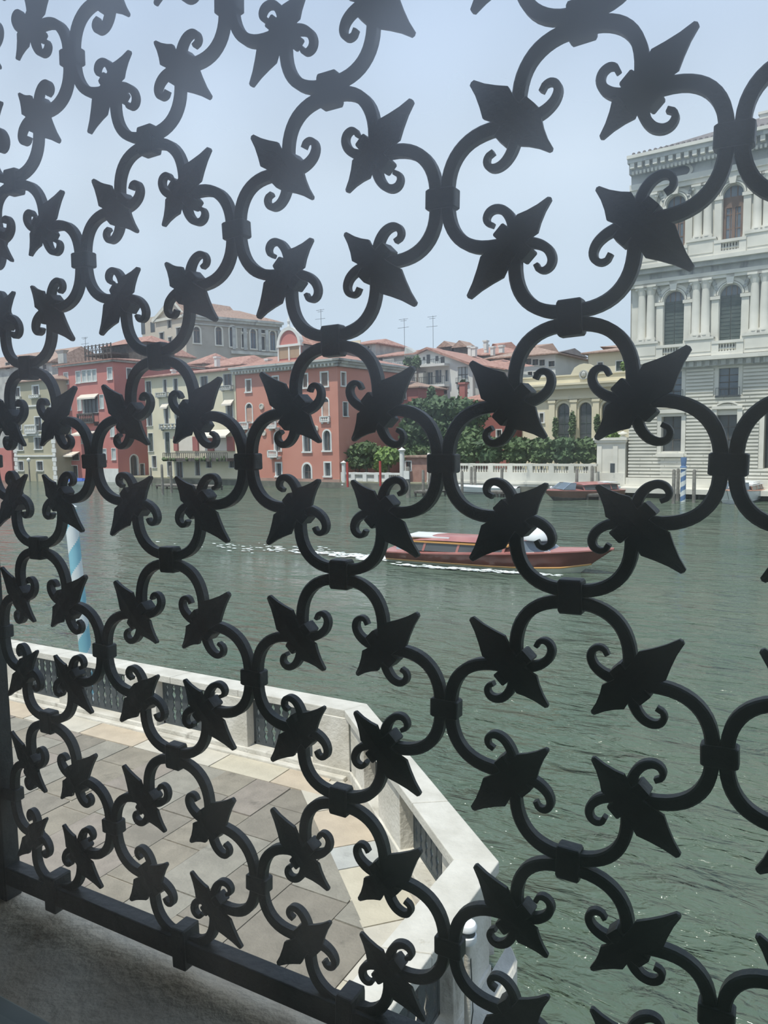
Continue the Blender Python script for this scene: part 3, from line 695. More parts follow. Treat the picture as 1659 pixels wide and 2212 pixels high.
def column(s, z0, z1, r, square=False):
    b = MB(FP); h = z1-z0
    b.box(s-r*1.35, s+r*1.35, 0, r*2.0, z0, z0+.18)
    b.lathe(s, r*.9, [(r*1.25, z0+.18), (r*1.25, z0+.3), (r, z0+.45), (r, z0+h*.4), (r*.86, z1-.75)], 14)
    co = b.build('column', pal, root, smooth=True)
    c_ = MB(FP).lathe(s, r*.9, [(r*.9, z1-.75), (r*1.05, z1-.55), (r*1.2, z1-.35), (r*1.5, z1-.16)], 10).box(s-r*1.5, s+r*1.5, 0, r*2.3, z1-.16, z1)
    c_.lathe(s-r*1.05, r*1.7, [(.03, z1-.42), (.14, z1-.34), (.14, z1-.22), (.03, z1-.16)], 6).lathe(s+r*1.05, r*1.7, [(.03, z1-.42), (.14, z1-.34), (.14, z1-.22), (.03, z1-.16)], 6)
    c_.build('capital', pal, co)
dc = (FP.S(1520, 680)-FP.S(1500, 680))/2
zc1b, zc1t = FP.Z(1520, 731), FP.Z(1510, 606); zc2b, zc2t = FP.Z(1514, 521), FP.Z(1514, 402)
for k in range(NB+1):
    c = S1+PT*(k-.5)
    for sg in (-1, 1):
        s = c+sg*dc
        if s < sL+.35: s = sL+.40
        column(s, zc1b, zc1t, .33); column(s, zc2b, zc2t, .31)
    a = max(c-dc-.75, sL+.02)
    for t, bt in ((zc1b, FP.Z(1577, 766)), (zc2b, FP.Z(1577, 553))):
        MB(FP).box(a, c+dc+.75, 0, .75, bt, t).box(a, c+dc+.75, 0, .85, t-.16, t).box(a+.2, c+dc+.55, .7, .8, bt+.3, t-.4).build('pedestal', pal, root)
# entablatures
def band(z0, z1, out, m, nm='cornice'): return MB(FP).box(sL-.06, sR, -.1, out, z0, z1).build(nm, m, root)
zA = FP.Z(1577, 554)
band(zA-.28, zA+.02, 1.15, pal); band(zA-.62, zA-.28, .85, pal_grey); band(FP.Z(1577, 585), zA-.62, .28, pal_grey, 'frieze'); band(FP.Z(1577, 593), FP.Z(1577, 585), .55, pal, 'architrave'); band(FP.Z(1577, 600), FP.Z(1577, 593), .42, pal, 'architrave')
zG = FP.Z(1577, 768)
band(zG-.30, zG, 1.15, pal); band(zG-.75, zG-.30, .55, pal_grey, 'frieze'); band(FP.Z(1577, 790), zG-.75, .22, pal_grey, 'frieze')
zF = FP.Z(1391, 412)
band(zF, zF+.45, .55, pal, 'architrave'); band(zF-.35, zF, .40, pal, 'architrave')
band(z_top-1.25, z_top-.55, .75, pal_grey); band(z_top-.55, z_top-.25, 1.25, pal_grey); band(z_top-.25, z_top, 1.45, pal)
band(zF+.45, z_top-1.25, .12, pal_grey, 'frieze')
n_ = int((sR-sL)/(PT/7.1))
for i in range(n_):
    s = sL+.3+i*PT/7.1
    MB(FP).box(s-.16, s+.16, .5, 1.2, z_top-.95, z_top-.55).build('bracket', pal, root)
    MB(FP).box(s-.17, s+.17, .2, .75, zG-.72, zG-.32).build('bracket', pal_grey, root)
dn = MB(FP); i = 0; s = sL+.2
while s < sR: dn.box(s, s+.15, .7, .86, z_top-1.35, z_top-1.1); s += .3
dn.build('dentils', pal, root)['kind'] = 'stuff'
# oval windows in the top frieze
for k in range(NB):
    zz = (zF+.45+z_top-1.25)/2; c = S1+PT*k; b = MB(FP); g_ = MB(FP); N = 20
    ov = lambda q: [(c+math.cos(2*math.pi*i/N)*q*1.05, zz+math.sin(2*math.pi*i/N)*q*.52) for i in range(N)]
    o1, o2 = ov(1.0), ov(1.22)
    for i in range(N): b.extr([o1[i], o2[i], o2[(i+1) % N], o1[(i+1) % N]], .05, .24)
    wo = b.build('oval_window', pal, root); g_.extr(o1, .10, .135); g_.build('pane', glass_d, wo)
# rusticated courses of the two lowest storeys
zr0, zr1 = 1.5, FP.Z(1577, 792); nC = 31; hC = (zr1-zr0)/nC; blk = []
holes = [(h[0]-.34, h[1]+.34, h[2]-.1, h[3]+.32) for h in PB.h if h[3] < zr1+.5]
for i in range(nC):
    z = zr0+hC*(i+.5); xs = sorted([sL]+[v for h in holes if h[2] < z < h[3] for v in h[:2]]+[sR])
    for a, c in zip(xs[::2], xs[1::2]):
        n_ = max(1, round((c-a)/1.9)); off = .5 if i % 2 and n_ > 1 else 0
        cuts = [a]+[a+(c-a)*(j+off)/n_ for j in range(n_+1) if a+.2 < a+(c-a)*(j+off)/n_ < c-.2]+[c]
        for p, q in zip(cuts, cuts[1:]): blk.append((p+.012, q-.012, z-hC*.5+.065, z+hC*.5-.065))
blk.sort(key=lambda t: t[0])
rest = MB(FP); cnt = 0
for (p, q, a, c) in blk:
    if cnt < 290 and p < FP.S(1700, 950): MB(FP).box(p, q, .0, .17, a, c).build('stone_block', pal, root); cnt += 1
    else: rest.box(p, q, 0, .17, a, c)
if rest.v: rest.build('stone_blocks', pal, root)['kind'] = 'stuff'
MB(FP).box(sL-.15, sR, 0, .35, .5, 1.5).box(sL-.25, sR, 0, .5, .5, .95).build('plinth', pal, root)
MB(FP).box(sL-.3, sR, .5, 2.6, .40, .78).build('landing_stage', pal, root)
# roof
ov_ = 1.9
zr = z_top+4.2
PB.s0 = sL; PB.z1 = z_top
PB.roof([(sL+.3, 1.2, z_top), (sR, 1.2, z_top), (sR, -23, z_top), (sL+.3, -23, z_top), (sL+9, -11, zr+1), (sR, -11, zr+1)], [(0, 1, 5, 4), (1, 2, 5), (2, 3, 4, 5), (3, 0, 4), (0, 3, 2, 1)], tile3)
b = MB(FP); s = sL+.4
while s < sR: b.lathe(s, 1.15, [(.12, z_top-.02), (.13, z_top+.18), (.05, z_top+.24)], 6); s += .42
b.build('eaves_tiles', tile3, root)['kind'] = 'stuff'
chimney(PB, BF(72), (1641, 240, 1672, 285), pal)

# ---- gate pier and garden wall left of the palace
FG = BF(64.0)
g0, g1 = FG.S(1289, 1000), FG.S(1350, 1000); gz = FG.Z(1320, 956)
gp = thing('gate_pier', 'broad cream stone garden pier with a small niche window beside the white palace', 'wall', tuple(FG.pt((g0+g1)/2, -.5, .7)))
MB(FG).box(g0, g1, -1.4, 0, .6, gz).build('pier_body', pal, gp)
MB(FG).box(g0-.15, g1+.1, -1.5, .2, gz, gz+.2).box(g0-.25, g1+.2, -1.6, .3, gz+.2, gz+.42).build('cornice', pal, gp)
MB(FG).box(g0-.1, g1+.05, 0, .18, .6, 1.9).build('plinth', pal, gp)
MB(FG).box(g0+.05, g0+.45, 0, .1, 1.9, gz-.3).box(g1-1.0, g1-.6, 0, .1, 1.9, gz-.3).build('pilaster', pal, gp)
h = hole(FG, 1319, 1001, 1329, 1022); MB(FG).box(h[0]-.1, h[1]+.1, 0, .09, h[2]-.12, h[3]+.1).build('niche_frame', pal, gp)
MB(FG).box(h[0], h[1], .09, .11, h[2], h[3]).build('niche_pane', glass_d, gp)
us = FG.S(1341, 940); uz = gz+.42; hh = FG.Z(1341, 931)-uz
MB(FG).lathe(us, -.6, [(.28, uz), (.28, uz+hh*.12), (.1, uz+hh*.25), (.42, uz+hh*.55), (.36, uz+hh*.75), (.15, uz+hh*.82), (.12, uz+hh*.95), (.02, uz+hh)], 12).build('urn', pal, gp, smooth=True)

# ---- low cream pavilion with arched windows behind the garden
FV = BF(78)
vs0, vs1 = FV.S(1128, 880), FV.S(1362, 880); vz1 = FV.Z(1240, 832)
PV = Bld('garden_pavilion', 'low cream pavilion with arched windows and a crested attic behind the garden', FV, vs0, vs1, .7, vz1, 9, creamp)
cw = FV.S(1264.5, 900); pw = cw-FV.S(1217, 900)
for k in (-1, 0, 1):
    c = cw+pw*k; r_ = pw*.285
    PV.win(None, sur=.2, surm=creamp, arch=True, rec=.35, bars=(1, 3), barm=shut, pane=glass_d, world=(c-r_, c+r_, FV.Z(1264, 958), FV.Z(1264, 869)))
    b = MB(FV); ring(b, r_+.32, r_+.5, c, FV.Z(1264, 869)-r_, 0, .15); b.build('archivolt', creamp, PV.root)
for k in (-1.5, -.5, .5, 1.5):
    c = cw+pw*k; MB(FV).box(c-.33, c+.33, 0, .28, .7, FV.Z(1264, 864)).box(c-.42, c+.42, 0, .36, FV.Z(1264, 868), FV.Z(1264, 862)).build('pilaster', creamp, PV.root)
PV.win((1166, 893, 1174, 912), sur=.15, rec=.2)
PV.done()
for z0, z1, o in ((FV.Z(1240, 862), FV.Z(1240, 856), .35), (FV.Z(1240, 840), FV.Z(1240, 832), .8), (FV.Z(1240, 832), FV.Z(1240, 828), 1.0)): MB(FV).box(vs0, vs1, -.1, o, z0, z1).build('cornice', creamp, PV.root)
MB(FV).box(vs0, vs1, -1, .1, vz1, FV.Z(1240, 812)).box(vs0, vs1, -1.1, .25, FV.Z(1240, 812), FV.Z(1240, 809)).build('attic', creamp, PV.root)
cc = FV.S(1263, 800); zc = FV.Z(1263, 812); b = MB(FV)
pr_ = [(-2.6, 0), (-1.9, .25), (-1.4, .95), (-.7, 1.25), (0, 1.35), (.7, 1.25), (1.4, .95), (1.9, .25), (2.6, 0)]
b.extr([(cc+x*.75, zc+z*.95) for x, z in pr_], -.3, .2); b.build('crest', creamp, PV.root)
b = MB(FV); ring(b, .35, .5, cc, zc+.1, .2, .35, 0, 360, 16); b.lathe(cc, .25, [(.05, zc-.2), (.3, zc), (.3, zc+.25), (.1, zc+.45)], 8); b.build('carved_roundel', pal_grey, PV.root)

# ---- beige house behind
FB = BF(96)
BH = Bld('beige_house', 'plain beige house with brown tiled roof behind the pavilion beside the palace', FB, FB.S(1270, 780), FB.S(1375, 780), .7, FB.Z(1300, 760), 14, creamp)
BH.win((1291, 783, 1302, 797), sur=.1, bars=(1, 1)); BH.win((1331, 780, 1344, 801), sur=.1, bars=(1, 1), shutter=shut); BH.done()
BH.hip(FB.Z(1335, 731), m=tile2, over=.7)

# ---- dark red attic house
FR = BF(104)
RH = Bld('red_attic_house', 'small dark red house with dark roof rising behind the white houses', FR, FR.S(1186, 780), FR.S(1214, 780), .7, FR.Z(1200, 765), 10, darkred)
RH.done()
RH.roof([(RH.s0-.4, .4, RH.z1), (RH.s1+.2, .4, RH.z1+.2), (RH.s1+.2, -10.4, RH.z1+.2), (RH.s0-.4, -10.4, RH.z1), (RH.s0+1, -5, RH.z1+1), (RH.s1, -5, RH.z1+1.2)], [(0, 1, 5, 4), (2, 3, 4, 5), (1, 2, 5), (3, 0, 4), (0, 3, 2, 1)], tile3)

# ---- long white house with strip of dark windows
FL = BF(97)
LH = Bld('long_white_house', 'long white house with a strip of dark windows and brown hipped roof', FL, FL.S(1060, 780), FL.S(1200, 780), .7, FL.Z(1165, 766), 13, whitep)
for px in ((1135, 775, 1148, 788), (1150, 776, 1163, 789), (1165, 777, 1177, 790), (1185, 780, 1198, 792), (1088, 768, 1102, 780), (1122, 800, 1130, 813), (1140, 803, 1150, 815), (1152, 803, 1160, 815), (1100, 800, 1112, 812)): LH.win(px, sur=.06, bars=(1, 0))
LH.done(); LH.hip(FL.Z(1120, 735), m=tile2, over=.8)
for px in ((1045, 735, 1051, 755), (1060, 748, 1066, 768), (1078, 746, 1086, 762)): chimney(LH, BF(90), px, whitep)

FH = BF(100)
HH = Bld('hipped_roof_house', 'big house whose broad terracotta hipped roof rises above the white gabled house', FH, FH.S(950, 780), FH.S(1120, 780), .7, FH.Z(1040, 768), 16, whitep)
HH.win((1057, 773, 1073, 786), sur=.06); HH.done(); HH.hip(FH.Z(1053, 727), m=tile, over=.8)
for px in ((1011, 747, 1018, 770), (1019, 749, 1027, 770), (1046, 744, 1052, 762)): chimney(HH, BF(93), px, whitep)
for (a, b_, c, d) in ((948, 741, 976, 756), (980, 740, 1008, 758)):       # dark dormers
    F_ = BF(96); s0, s1, z0, z1 = hole(F_, a, b_, c, d)
    o = MB(F_).box(s0, s1, -3, 0, z0-1, z0+(z1-z0)*.4).build('dormer', dkwood, HH.root)
    MB(F_).poly([(s0-.3, .3, z0+(z1-z0)*.4), (s1+.3, .3, z0+(z1-z0)*.4), (s1+.3, -3, z0+(z1-z0)*.4), (s0-.3, -3, z0+(z1-z0)*.4), ((s0+s1)/2, .3, z1+.3), ((s0+s1)/2, -3, z1+.3)], [(0, 1, 4), (1, 2, 5, 4), (3, 0, 4, 5), (2, 3, 5)]).build('dormer_roof', tile2, o)

# ---- white gabled house with terraces
FW2 = BF(84)
gs0, gs1 = FW2.S(904, 800), FW2.S(1021, 800); ge = FW2.Z(1021, 789); ga = FW2.Z(927, 753); gl = FW2.Z(905, 764)
WH = Bld('white_gabled_house', 'white gabled house with two balconied storeys and a long terracotta roof slope', FW2, gs0, gs1, .7, ge, 12, whitep)
WH.win((989, 792, 1011, 826), sur=.08, pane=curtain, bars=(2, 1), barm=dkwood, ironrail=True)
for px in ((907, 803, 920, 831), (922, 804, 935, 830), (939, 799, 954, 827), (961, 799, 969, 824)): WH.win(px, sur=.06, pane=glass_b, bars=(1, 0), barm=whitep, rec=.3)
WH.win((926, 838, 966, 852), sur=.06, pane=glass_d, rec=.3)
WH.hs.append(hole(WH.G, 1026, 797, 1032, 816)); h = WH.hs[-1]; MB(WH.G).box(h[0], h[1], -.3, -.25, h[2], h[3]).build('pane', glass_d, WH.root)
WH.done()
sa = FW2.S(927, 760)
MB(FW2).extr([(gs0, ge), (gs1, ge), (sa, ga-.1), (gs0, gl-.1)], -.4, 0).build('gable_wall', whitep, WH.root)
for px in ((922, 766, 929, 785), (941, 769, 947, 780), (952, 771, 960, 785), (914, 771, 918, 778)):
    h = hole(FW2, *px); MB(FW2).box(h[0], h[1], 0, .05, h[2], h[3]).build('window', glass_d, WH.root)
WH.roof([(sa, .6, ga+.15), (gs1+.6, .6, ge+.0), (gs1+.6, -12.4, ge), (sa, -12.4, ga+.15), (gs0-.4, .6, gl+.1), (gs0-.4, -12.4, gl+.1), (sa, .6, ga-.15), (gs1+.6, .6, ge-.3), (gs0-.4, .6, gl-.15)],
        [(0, 1, 2, 3), (0, 3, 5, 4), (0, 6, 7, 1), (4, 8, 6, 0)], tile)
# the roof goes on down to the right over the lower wing
FW3 = BF(84.2); ws1 = FW3.S(1097, 800)
MB(FW3).poly([(gs1+.3, .7, FW3.Z(1021, 786)), (ws1, .7, FW3.Z(1097, 797)), (ws1, -8, FW3.Z(1097, 780)), (gs1+.3, -8, FW3.Z(1021, 766)), (gs1+.3, .7, FW3.Z(1021, 789)), (ws1, .7, FW3.Z(1097, 800))], [(0, 1, 2, 3), (0, 4, 5, 1)]).build('roof', tile, WH.root)
MB(FW3).box(gs1+.02, ws1, -8, -.3, .7, FW3.Z(1097, 803)).build('wing_wall', pal_grey, WH.root)
for nm, px, out in (('upper_terrace', (903, 778, 971, 789), 1.3), ('lower_balcony', (903, 815, 971, 833), 1.3)):
    s0, s1, z0, z1 = hole(FW2, *px); g_ = MB(FW2).box(s0, s1, 0, out, z0-.25, z0+.05)
    bo = g_.build(nm, whitep, WH.root); g_ = MB(FW2).box(s0, s1, out-.05, out, z1-.05, z1)
    for i in range(19): c = s0+(s1-s0)*i/18; g_.box(c-.02, c+.02, out-.04, out-.01, z0, z1)
    g_.build('railing', iron2, bo)

# ---- tower house and long red roof left of it
FT = BF(90)
TH = Bld('tower_house', 'narrow tower house with cream side and small red roof beside the red palace gable', FT, FT.S(755, 750), FT.S(811, 750), .7, FT.Z(790, 743), 8, pal_grey)
TH.win((793, 747, 799, 753), sur=.05, bars=None); TH.done(); TH.hip(FT.Z(770, 729), m=tile, over=.6, ins=1.5)
h = hole(FT, 757, 736, 780, 790); MB(FT).box(h[0], h[1], 0, .15, h[2], h[3]).build('cream_wall', creamp, TH.root)
TR = Bld('grey_terraced_house', 'grey house with long red roof and white roof terraces', BF(88), BF(88).S(806, 780), BF(88).S(903, 780), .7, BF(88).Z(850, 768), 12, pal_grey)
F8 = BF(88)
TR.win((817, 773, 827, 785), sur=.06); TR.win((860, 800, 872, 812), sur=.06, pane=glass_b); TR.win((884, 803, 896, 818), sur=.06, pane=glass_b)
TR.done(); TR.hip(F8.Z(850, 748), m=tile, over=.6, ins=.8)
F9 = BF(87.6); s0, s1, z0, z1 = hole(F9, 873, 748, 903, 768)
MB(F9).extr([(s0, z0), (s1, z0), (s0+(s1-s0)*.1, z1)], -1.5, .1).build('gable', pal_grey, TR.root)
for (a, b_, c, d) in ((828, 776, 850, 792), (848, 781, 885, 797), (820, 790, 850, 806)):
    F_ = BF(82); s0, s1, z0, z1 = hole(F_, a, b_, c, d); MB(F_).box(s0, s1, -4, 0, z0, z0+(z1-z0)*.45).build('terrace_wall', whitep, TR.root)
    g_ = MB(F_).box(s0, s1, -.05, 0, z1-.05, z1)
    for i in range(9): q = s0+(s1-s0)*i/8; g_.box(q-.02, q+.02, -.04, 0, z0, z1)
    g_.build('terrace_railing', whitep, TR.root)
MB(BF(82)).box(BF(82).S(818, 830), BF(82).S(905, 830), -7, -1, .7, BF(82).Z(860, 806)).build('lower_wall', pal_grey, TR.root)

# ---- dark red house half hidden in the garden
FD = BF(75)
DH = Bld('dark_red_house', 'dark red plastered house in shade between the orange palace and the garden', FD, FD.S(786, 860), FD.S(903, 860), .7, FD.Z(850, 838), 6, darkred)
for px in ((793, 850, 806, 880), (868, 838, 877, 862), (856, 905, 866, 922), (874, 896, 882, 924)): DH.win(px, sur=.07)
DH.done(); DH.hip(FD.Z(840, 822), m=tile2, over=.4, ins=3)
FE = BF(76)
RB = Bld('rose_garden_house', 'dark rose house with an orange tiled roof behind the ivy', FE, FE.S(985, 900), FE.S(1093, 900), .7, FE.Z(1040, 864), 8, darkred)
RB.win((1073, 929, 1083, 945), sur=.12); RB.done(); RB.hip(FE.Z(1010, 838), m=tile, over=.5, ins=5)
chimney(RB, BF(73), (993, 826, 1005, 862), darkred)

# ---- orange-red palace
FO = BF(63.2)
os0, os1 = FO.S(511, 900), FO.S(731, 900); oz = FO.Z(730, 790)
OR = Bld('orange_red_palace', 'orange-red palace with white gothic windows, grey cornice and arched dormer', FO, os0, os1, -.6, oz, 13, redp)
for px in ((532, 821, 542, 846), (590, 814, 601, 839), (654, 809, 664, 837), (694, 805, 708, 834)): OR.win(px, sur=.16, bars=None, pane=shut_b, rec=.15)
for px in ((532, 872, 545, 912), (590, 868, 602, 910), (697, 860, 710, 900)): OR.win(px, sur=.14, arch=True, bars=None, fill=mat('brick_infill', (.42, .26, .2), (.5, .32, .25), 2, .9), rec=.2)
OR.win((655, 866, 667, 902), sur=.14, arch=True, bars=None, pane=shut_b)
for px in ((533, 934, 545, 973), (594, 934, 606, 973), (656, 932, 671, 975), (699, 930, 714, 973)): OR.win(px, sur=.17, arch=True, bars=(1, 0), pane=glass_d, rec=.25)
OR.win((655, 1002, 672, 1037), sur=.2, arch=True, bars=(1, 1), barm=shut_b, rec=.35, sill=False)
OR.win((702, 1000, 714, 1028), sur=.17, bars=None, rec=.25); OR.win((597, 1001, 608, 1028), sur=.17, bars=None, rec=.25); OR.win((536, 1003, 546, 1028), sur=.17, bars=None, rec=.25)
OR.balcony((525, 911, 545, 928)); OR.balcony((584, 909, 605, 926)); OR.balcony((586, 972, 608, 988)); OR.balcony((693, 899, 714, 912), nb=4, out=.25)
G = OR.G
OR.win((737, 805, 746, 833), sur=.14, side=True, bars=None, pane=shut_b, rec=.15); OR.win((741, 869, 751, 899), sur=.08, side=True, bars=None, pane=glass_d, rec=.15)
OR.done()
for (x_, y_) in ((681, 873), (566, 878), (571, 935), (683, 926)):
    s, z = FO.at(x_, y_); b = MB(FO); ring(b, .0, .30, s, z, 0, .10, 0, 360, 12); ring(b, .22, .34, s, z, 0, .16, 0, 360, 12); b.build('carved_medallion', istria, OR.root)
b = MB(FO)
for z0, z1, o in ((oz-.05, oz+.25, .35), (oz+.25, oz+.5, .6), (oz+.5, oz+.72, .85)): b.box(os0-o*.3, os1+o, 0, o, z0, z1).box(os1, os1+o, -13, o, z0, z1)
b.build('cornice', pal_grey, OR.root)
b = MB(FO); s = os0+.1
while s < os1: b.box(s, s+.18, .2, .62, oz+.02, oz+.26); s += .5
b.build('cornice_brackets', pal, OR.root)['kind'] = 'stuff'
MB(FO).box(os0, os1+.04, 0, .06, -.6, .95).build('damp_base', mat('damp_plaster', (.33, .22, .18), (.42, .28, .22), 1, .9), OR.root)
OR.z1 = oz+.72; OR.hip(FO.Z(640, 765)+.8, m=tile, over=.8, ins=6)
# arched dormer
F_ = BF(64.6); s0, s1, z0, z1 = hole(F_, 601, 718, 650, 789); cs = (s0+s1)/2; r_ = (s1-s0)/2; zc = F_.Z(625, 746)
b = MB(F_).box(s0, s1, -6, 0, z0-.3, zc); do = b.build('dormer', pinkp, OR.root)
b = MB(F_); b.extr([(cs+math.cos(math.pi*i/14)*r_*.86, zc+math.sin(math.pi*i/14)*r_*1.0) for i in range(15)], -6, .02); b.build('dormer_gable', pinkp, do)
b = MB(F_)
for i in range(14):
    t0, t1 = math.pi*i/14, math.pi*(i+1)/14; b.extr([(cs+math.cos(t)*r_*q, zc+math.sin(t)*r_*q2) for t, q, q2 in ((t0, .84, .98), (t0, 1.04, 1.2), (t1, 1.04, 1.2), (t1, .84, .98))], -.4, .18)
b.box(s0-.1, s1+.1, -.4, .2, zc-.15, zc+.1).box(s0, s0+.16, -.3, .12, z0, zc).box(s1-.16, s1, -.3, .12, z0, zc).box(cs-.1, cs+.1, -.3, .12, z0, zc).box(s0, s1, -.3, .12, z0, z0+.2)
b.lathe(cs, 0, [(.2, zc+r_*1.2), (.12, zc+r_*1.2+.3), (.18, zc+r_*1.2+.6), (.03, zc+r_*1.2+1.1)], 8); b.build('dormer_surround', white, do)
for a, c in ((s0+.16, cs-.1), (cs+.1, s1-.16)): MB(F_).box(a, c, 0, .05, z0+.75, zc-.15).build('dormer_shutter', mat('tan_shutter', (.36, .26, .17), (.42, .31, .21), 2, .8), do)
MB(F_).poly([(s1, -.2, zc), (s1+4.2, -5.8, zc-1.0), (s1, -6, zc+1.2), (s1, -.2, z0), (s1+4.2, -5.8, z0)], [(0, 1, 2), (0, 3, 4, 1)]).build('dormer_side_roof', tile3, do)
MB(F_).poly([(cs, -.3, zc+r_*1.05), (s1+4.5, -5.9, zc-.75), (s1+4.4, -5.7, zc-.95), (s1+.1, -.1, zc+.1)], [(0, 1, 2, 3)]).build('dormer_roof', tile, do)
chimney(OR, BF(66), (574, 775, 580, 792), whitep)

# ---- cream house
FC = BF(63.4)
cs0, cs1 = FC.S(316, 900), os0-.05; cz = FC.Z(410, 806)
CR = Bld('cream_house', 'cream plastered house with awnings and a restaurant terrace between the two red palaces', FC, cs0, cs1, -.6, cz, 12, creamp)
for px in ((315, 824, 327, 854), (353, 820, 360, 848), (375, 818, 384, 848), (433, 813, 449, 840), (483, 808, 501, 840)): CR.win(px, sur=.07, rec=.2)
for px in ((356, 877, 364, 918), (379, 877, 386, 915)): CR.win(px, sur=.07, rec=.2, awning=.5)
CR.win((490, 870, 503, 902), sur=.07, rec=.2, awning=.6); CR.win((318, 893, 329, 920), sur=.07, rec=.2)
for px in ((357, 934, 367, 978), (321, 936, 331, 975)): CR.win(px, sur=.07, rec=.2, shutter=shut)
for a, c, mm in ((378, 386, darkred), (387, 418, awn), (419, 430, darkred), (431, 450, awn), (451, 463, darkred), (464, 492, awn), (493, 507, darkred)):
    h = hole(FC, a, 943, c, 974); MB(FC).box(h[0], h[1], 0, .25 if mm is darkred else .08, h[2], h[3]).build('restaurant_bay', mm, CR.root)
s0, s1, z0, z1 = hole(FC, 441, 928, 505, 942); MB(FC).poly([(s0, .05, z1), (s1, .05, z1), (s1, 1.3, z0), (s0, 1.3, z0), (s0, 1.3, z0-.2), (s1, 1.3, z0-.2)], [(0, 1, 2, 3), (3, 2, 5, 4)]).build('awning', awn, CR.root)
s0, s1, z0, z1 = hole(FC, 374, 977, 512, 994)
b = MB(FC).box(s0, s1, 0, 1.6, z0-.1, z0+.25).box(s0, s1, 1.52, 1.6, z1-.07, z1); o = b.build('restaurant_terrace', dkwood, CR.root); g_ = MB(FC)
for i in range(34): q = s0+(s1-s0)*i/33; g_.box(q-.03, q+.03, 1.53, 1.59, z0+.2, z1)
g_.build('terrace_railing', dkwood, o); g_ = MB(FC)
for i in range(16):
    q = random.uniform(s0, s1); g_.lathe(q, 1.75, [(.03, z0-.1), (random.uniform(.1, .3), z0+.15), (.03, z0+random.uniform(.3, .6))], 5)
g_.build('flower_boxes', leaf3, o)
for px in ((446, 996, 457, 1010), (495, 996, 506, 1010), (329, 985, 338, 1010), (362, 997, 372, 1028)): CR.win(px, sur=.06, rec=.2)
for px in ((422, 996, 432, 1027), (381, 998, 395, 1034)): CR.win(px, sur=.08, rec=.2, sill=False)
for (a, b_, c, d) in ((342, 848, 366, 858), (370, 848, 388, 856), (350, 915, 392, 927), (480, 833, 505, 843)): CR.balcony((a, b_, c, d), m=pal_grey, out=.5, nb=5)
CR.done(); CR.hip(FC.Z(420, 783), m=tile, over=.55, ins=.5, n_r=-7)
chimney(CR, BF(67), (464, 770, 469, 792), whitep); chimney(CR, BF(66), (371, 798, 374, 808), whitep)

# ---- rose palace
FK = BF(62.8)
ks0, ks1 = FK.S(131, 900), FK.S(250, 900); kz = FK.Z(245, 780)
RK = Bld('rose_red_palace', 'rose-red palace with white window frames, bay window and timber roof terrace', FK, ks0, ks1, -.6, kz, 15.5, pinkp)
for px in ((139, 806, 147, 829), (165, 803, 174, 827), (178, 801, 186, 825), (189, 800, 197, 824), (200, 799, 208, 823), (233, 795, 242, 819)): RK.win(px, sur=.13, rec=.12, pane=curtain, bars=(0, 0))
RK.win((179, 857, 212, 892), sur=.05, rec=.25, bars=(3, 0), barm=dkwood, awning=.7)
for px in ((168, 858, 176, 887), (216, 853, 224, 883)): RK.win(px, sur=.06, rec=.12, pane=curtain, bars=(0, 0))
for px in ((147, 921, 154, 941), (239, 918, 247, 943), (149, 870, 154, 886), (222, 970, 230, 993), (242, 969, 250, 993)): RK.win(px, sur=.08, rec=.12, pane=curtain, bars=(0, 0))
RK.win((176, 936, 212, 958), sur=.05, rec=.25, bars=(2, 0), awning=1.6); RK.win((150, 981, 171, 994), sur=.05, rec=.25, bars=(2, 0), awning=1.3)
RK.win((200, 1012, 214, 1036), sur=.06, rec=.2, sill=False); RK.win((152, 1006, 168, 1038), sur=.08, rec=.3, sill=False, arch=False)
RK.balcony((177, 893, 213, 915), m=dkwood, out=.8, nb=9)
RK.win((274, 796, 284, 817), sur=.12, side=True, bars=(0, 0), rec=.12); RK.win((315, 823, 324, 852), sur=.12, side=True, bars=(0, 0), rec=.12)
RK.win((282, 983, 298, 1027), sur=.16, side=True, arch=True, rec=.3, sill=False); RK.win((303, 1002, 312, 1027), sur=.08, side=True, rec=.2); RK.win((267, 880, 276, 905), sur=.12, side=True, bars=(0, 0), rec=.12)
RK.done()
MB(FK).box(ks0-.1, ks1+.45, 0, .45, kz-.05, kz+.3).box(ks1, ks1+.45, -15.5, .45, kz-.05, kz+.3).build('cornice', pal_grey, RK.root)
MB(FK).box(FK.S(222, 1015), ks1+.05, 0, .08, -.6, FK.Z(235, 1012)).build('white_base', white, RK.root)
RK.z1 = kz+.3; RK.hip(FK.Z(250, 757), m=tile, over=.6, ins=6.5)
FA = BF(70); s0, s1, z0, z1 = hole(FA, 183, 745, 240, 767)
al = MB(FA).box(s0, s1, -3, 0, z0, z0+.25).build('roof_terrace', dkwood, RK.root); g_ = MB(FA)
for n_ in (-3, 0):
    g_.box(s0, s1, n_-.05, n_+.05, z1-.1, z1); g_.box(s0, s1, n_-.04, n_+.04, (z0+z1)/2-.04, (z0+z1)/2+.04); k = 7
    for i in range(k+1): q = s0+(s1-s0)*i/k; g_.box(q-.06, q+.06, n_-.06, n_+.06, z0-.6, z1+.1)
    for i in range(k):
        a, c = s0+(s1-s0)*i/k, s0+(s1-s0)*(i+1)/k; g_.tube([(a, n_, z0+.2), (c, n_, z1)], .04, 4).tube([(c, n_, z0+.2), (a, n_, z1)], .04, 4)
g_.build('timber_railing', dkwood, al)
F_ = BF(73); s0, s1, z0, z1 = hole(F_, 222, 740, 318, 766)
at_ = MB(F_).box(s0, s1, -5, 0, z0-1.5, z1-.3).build('dark_attic', dkwood, RK.root)
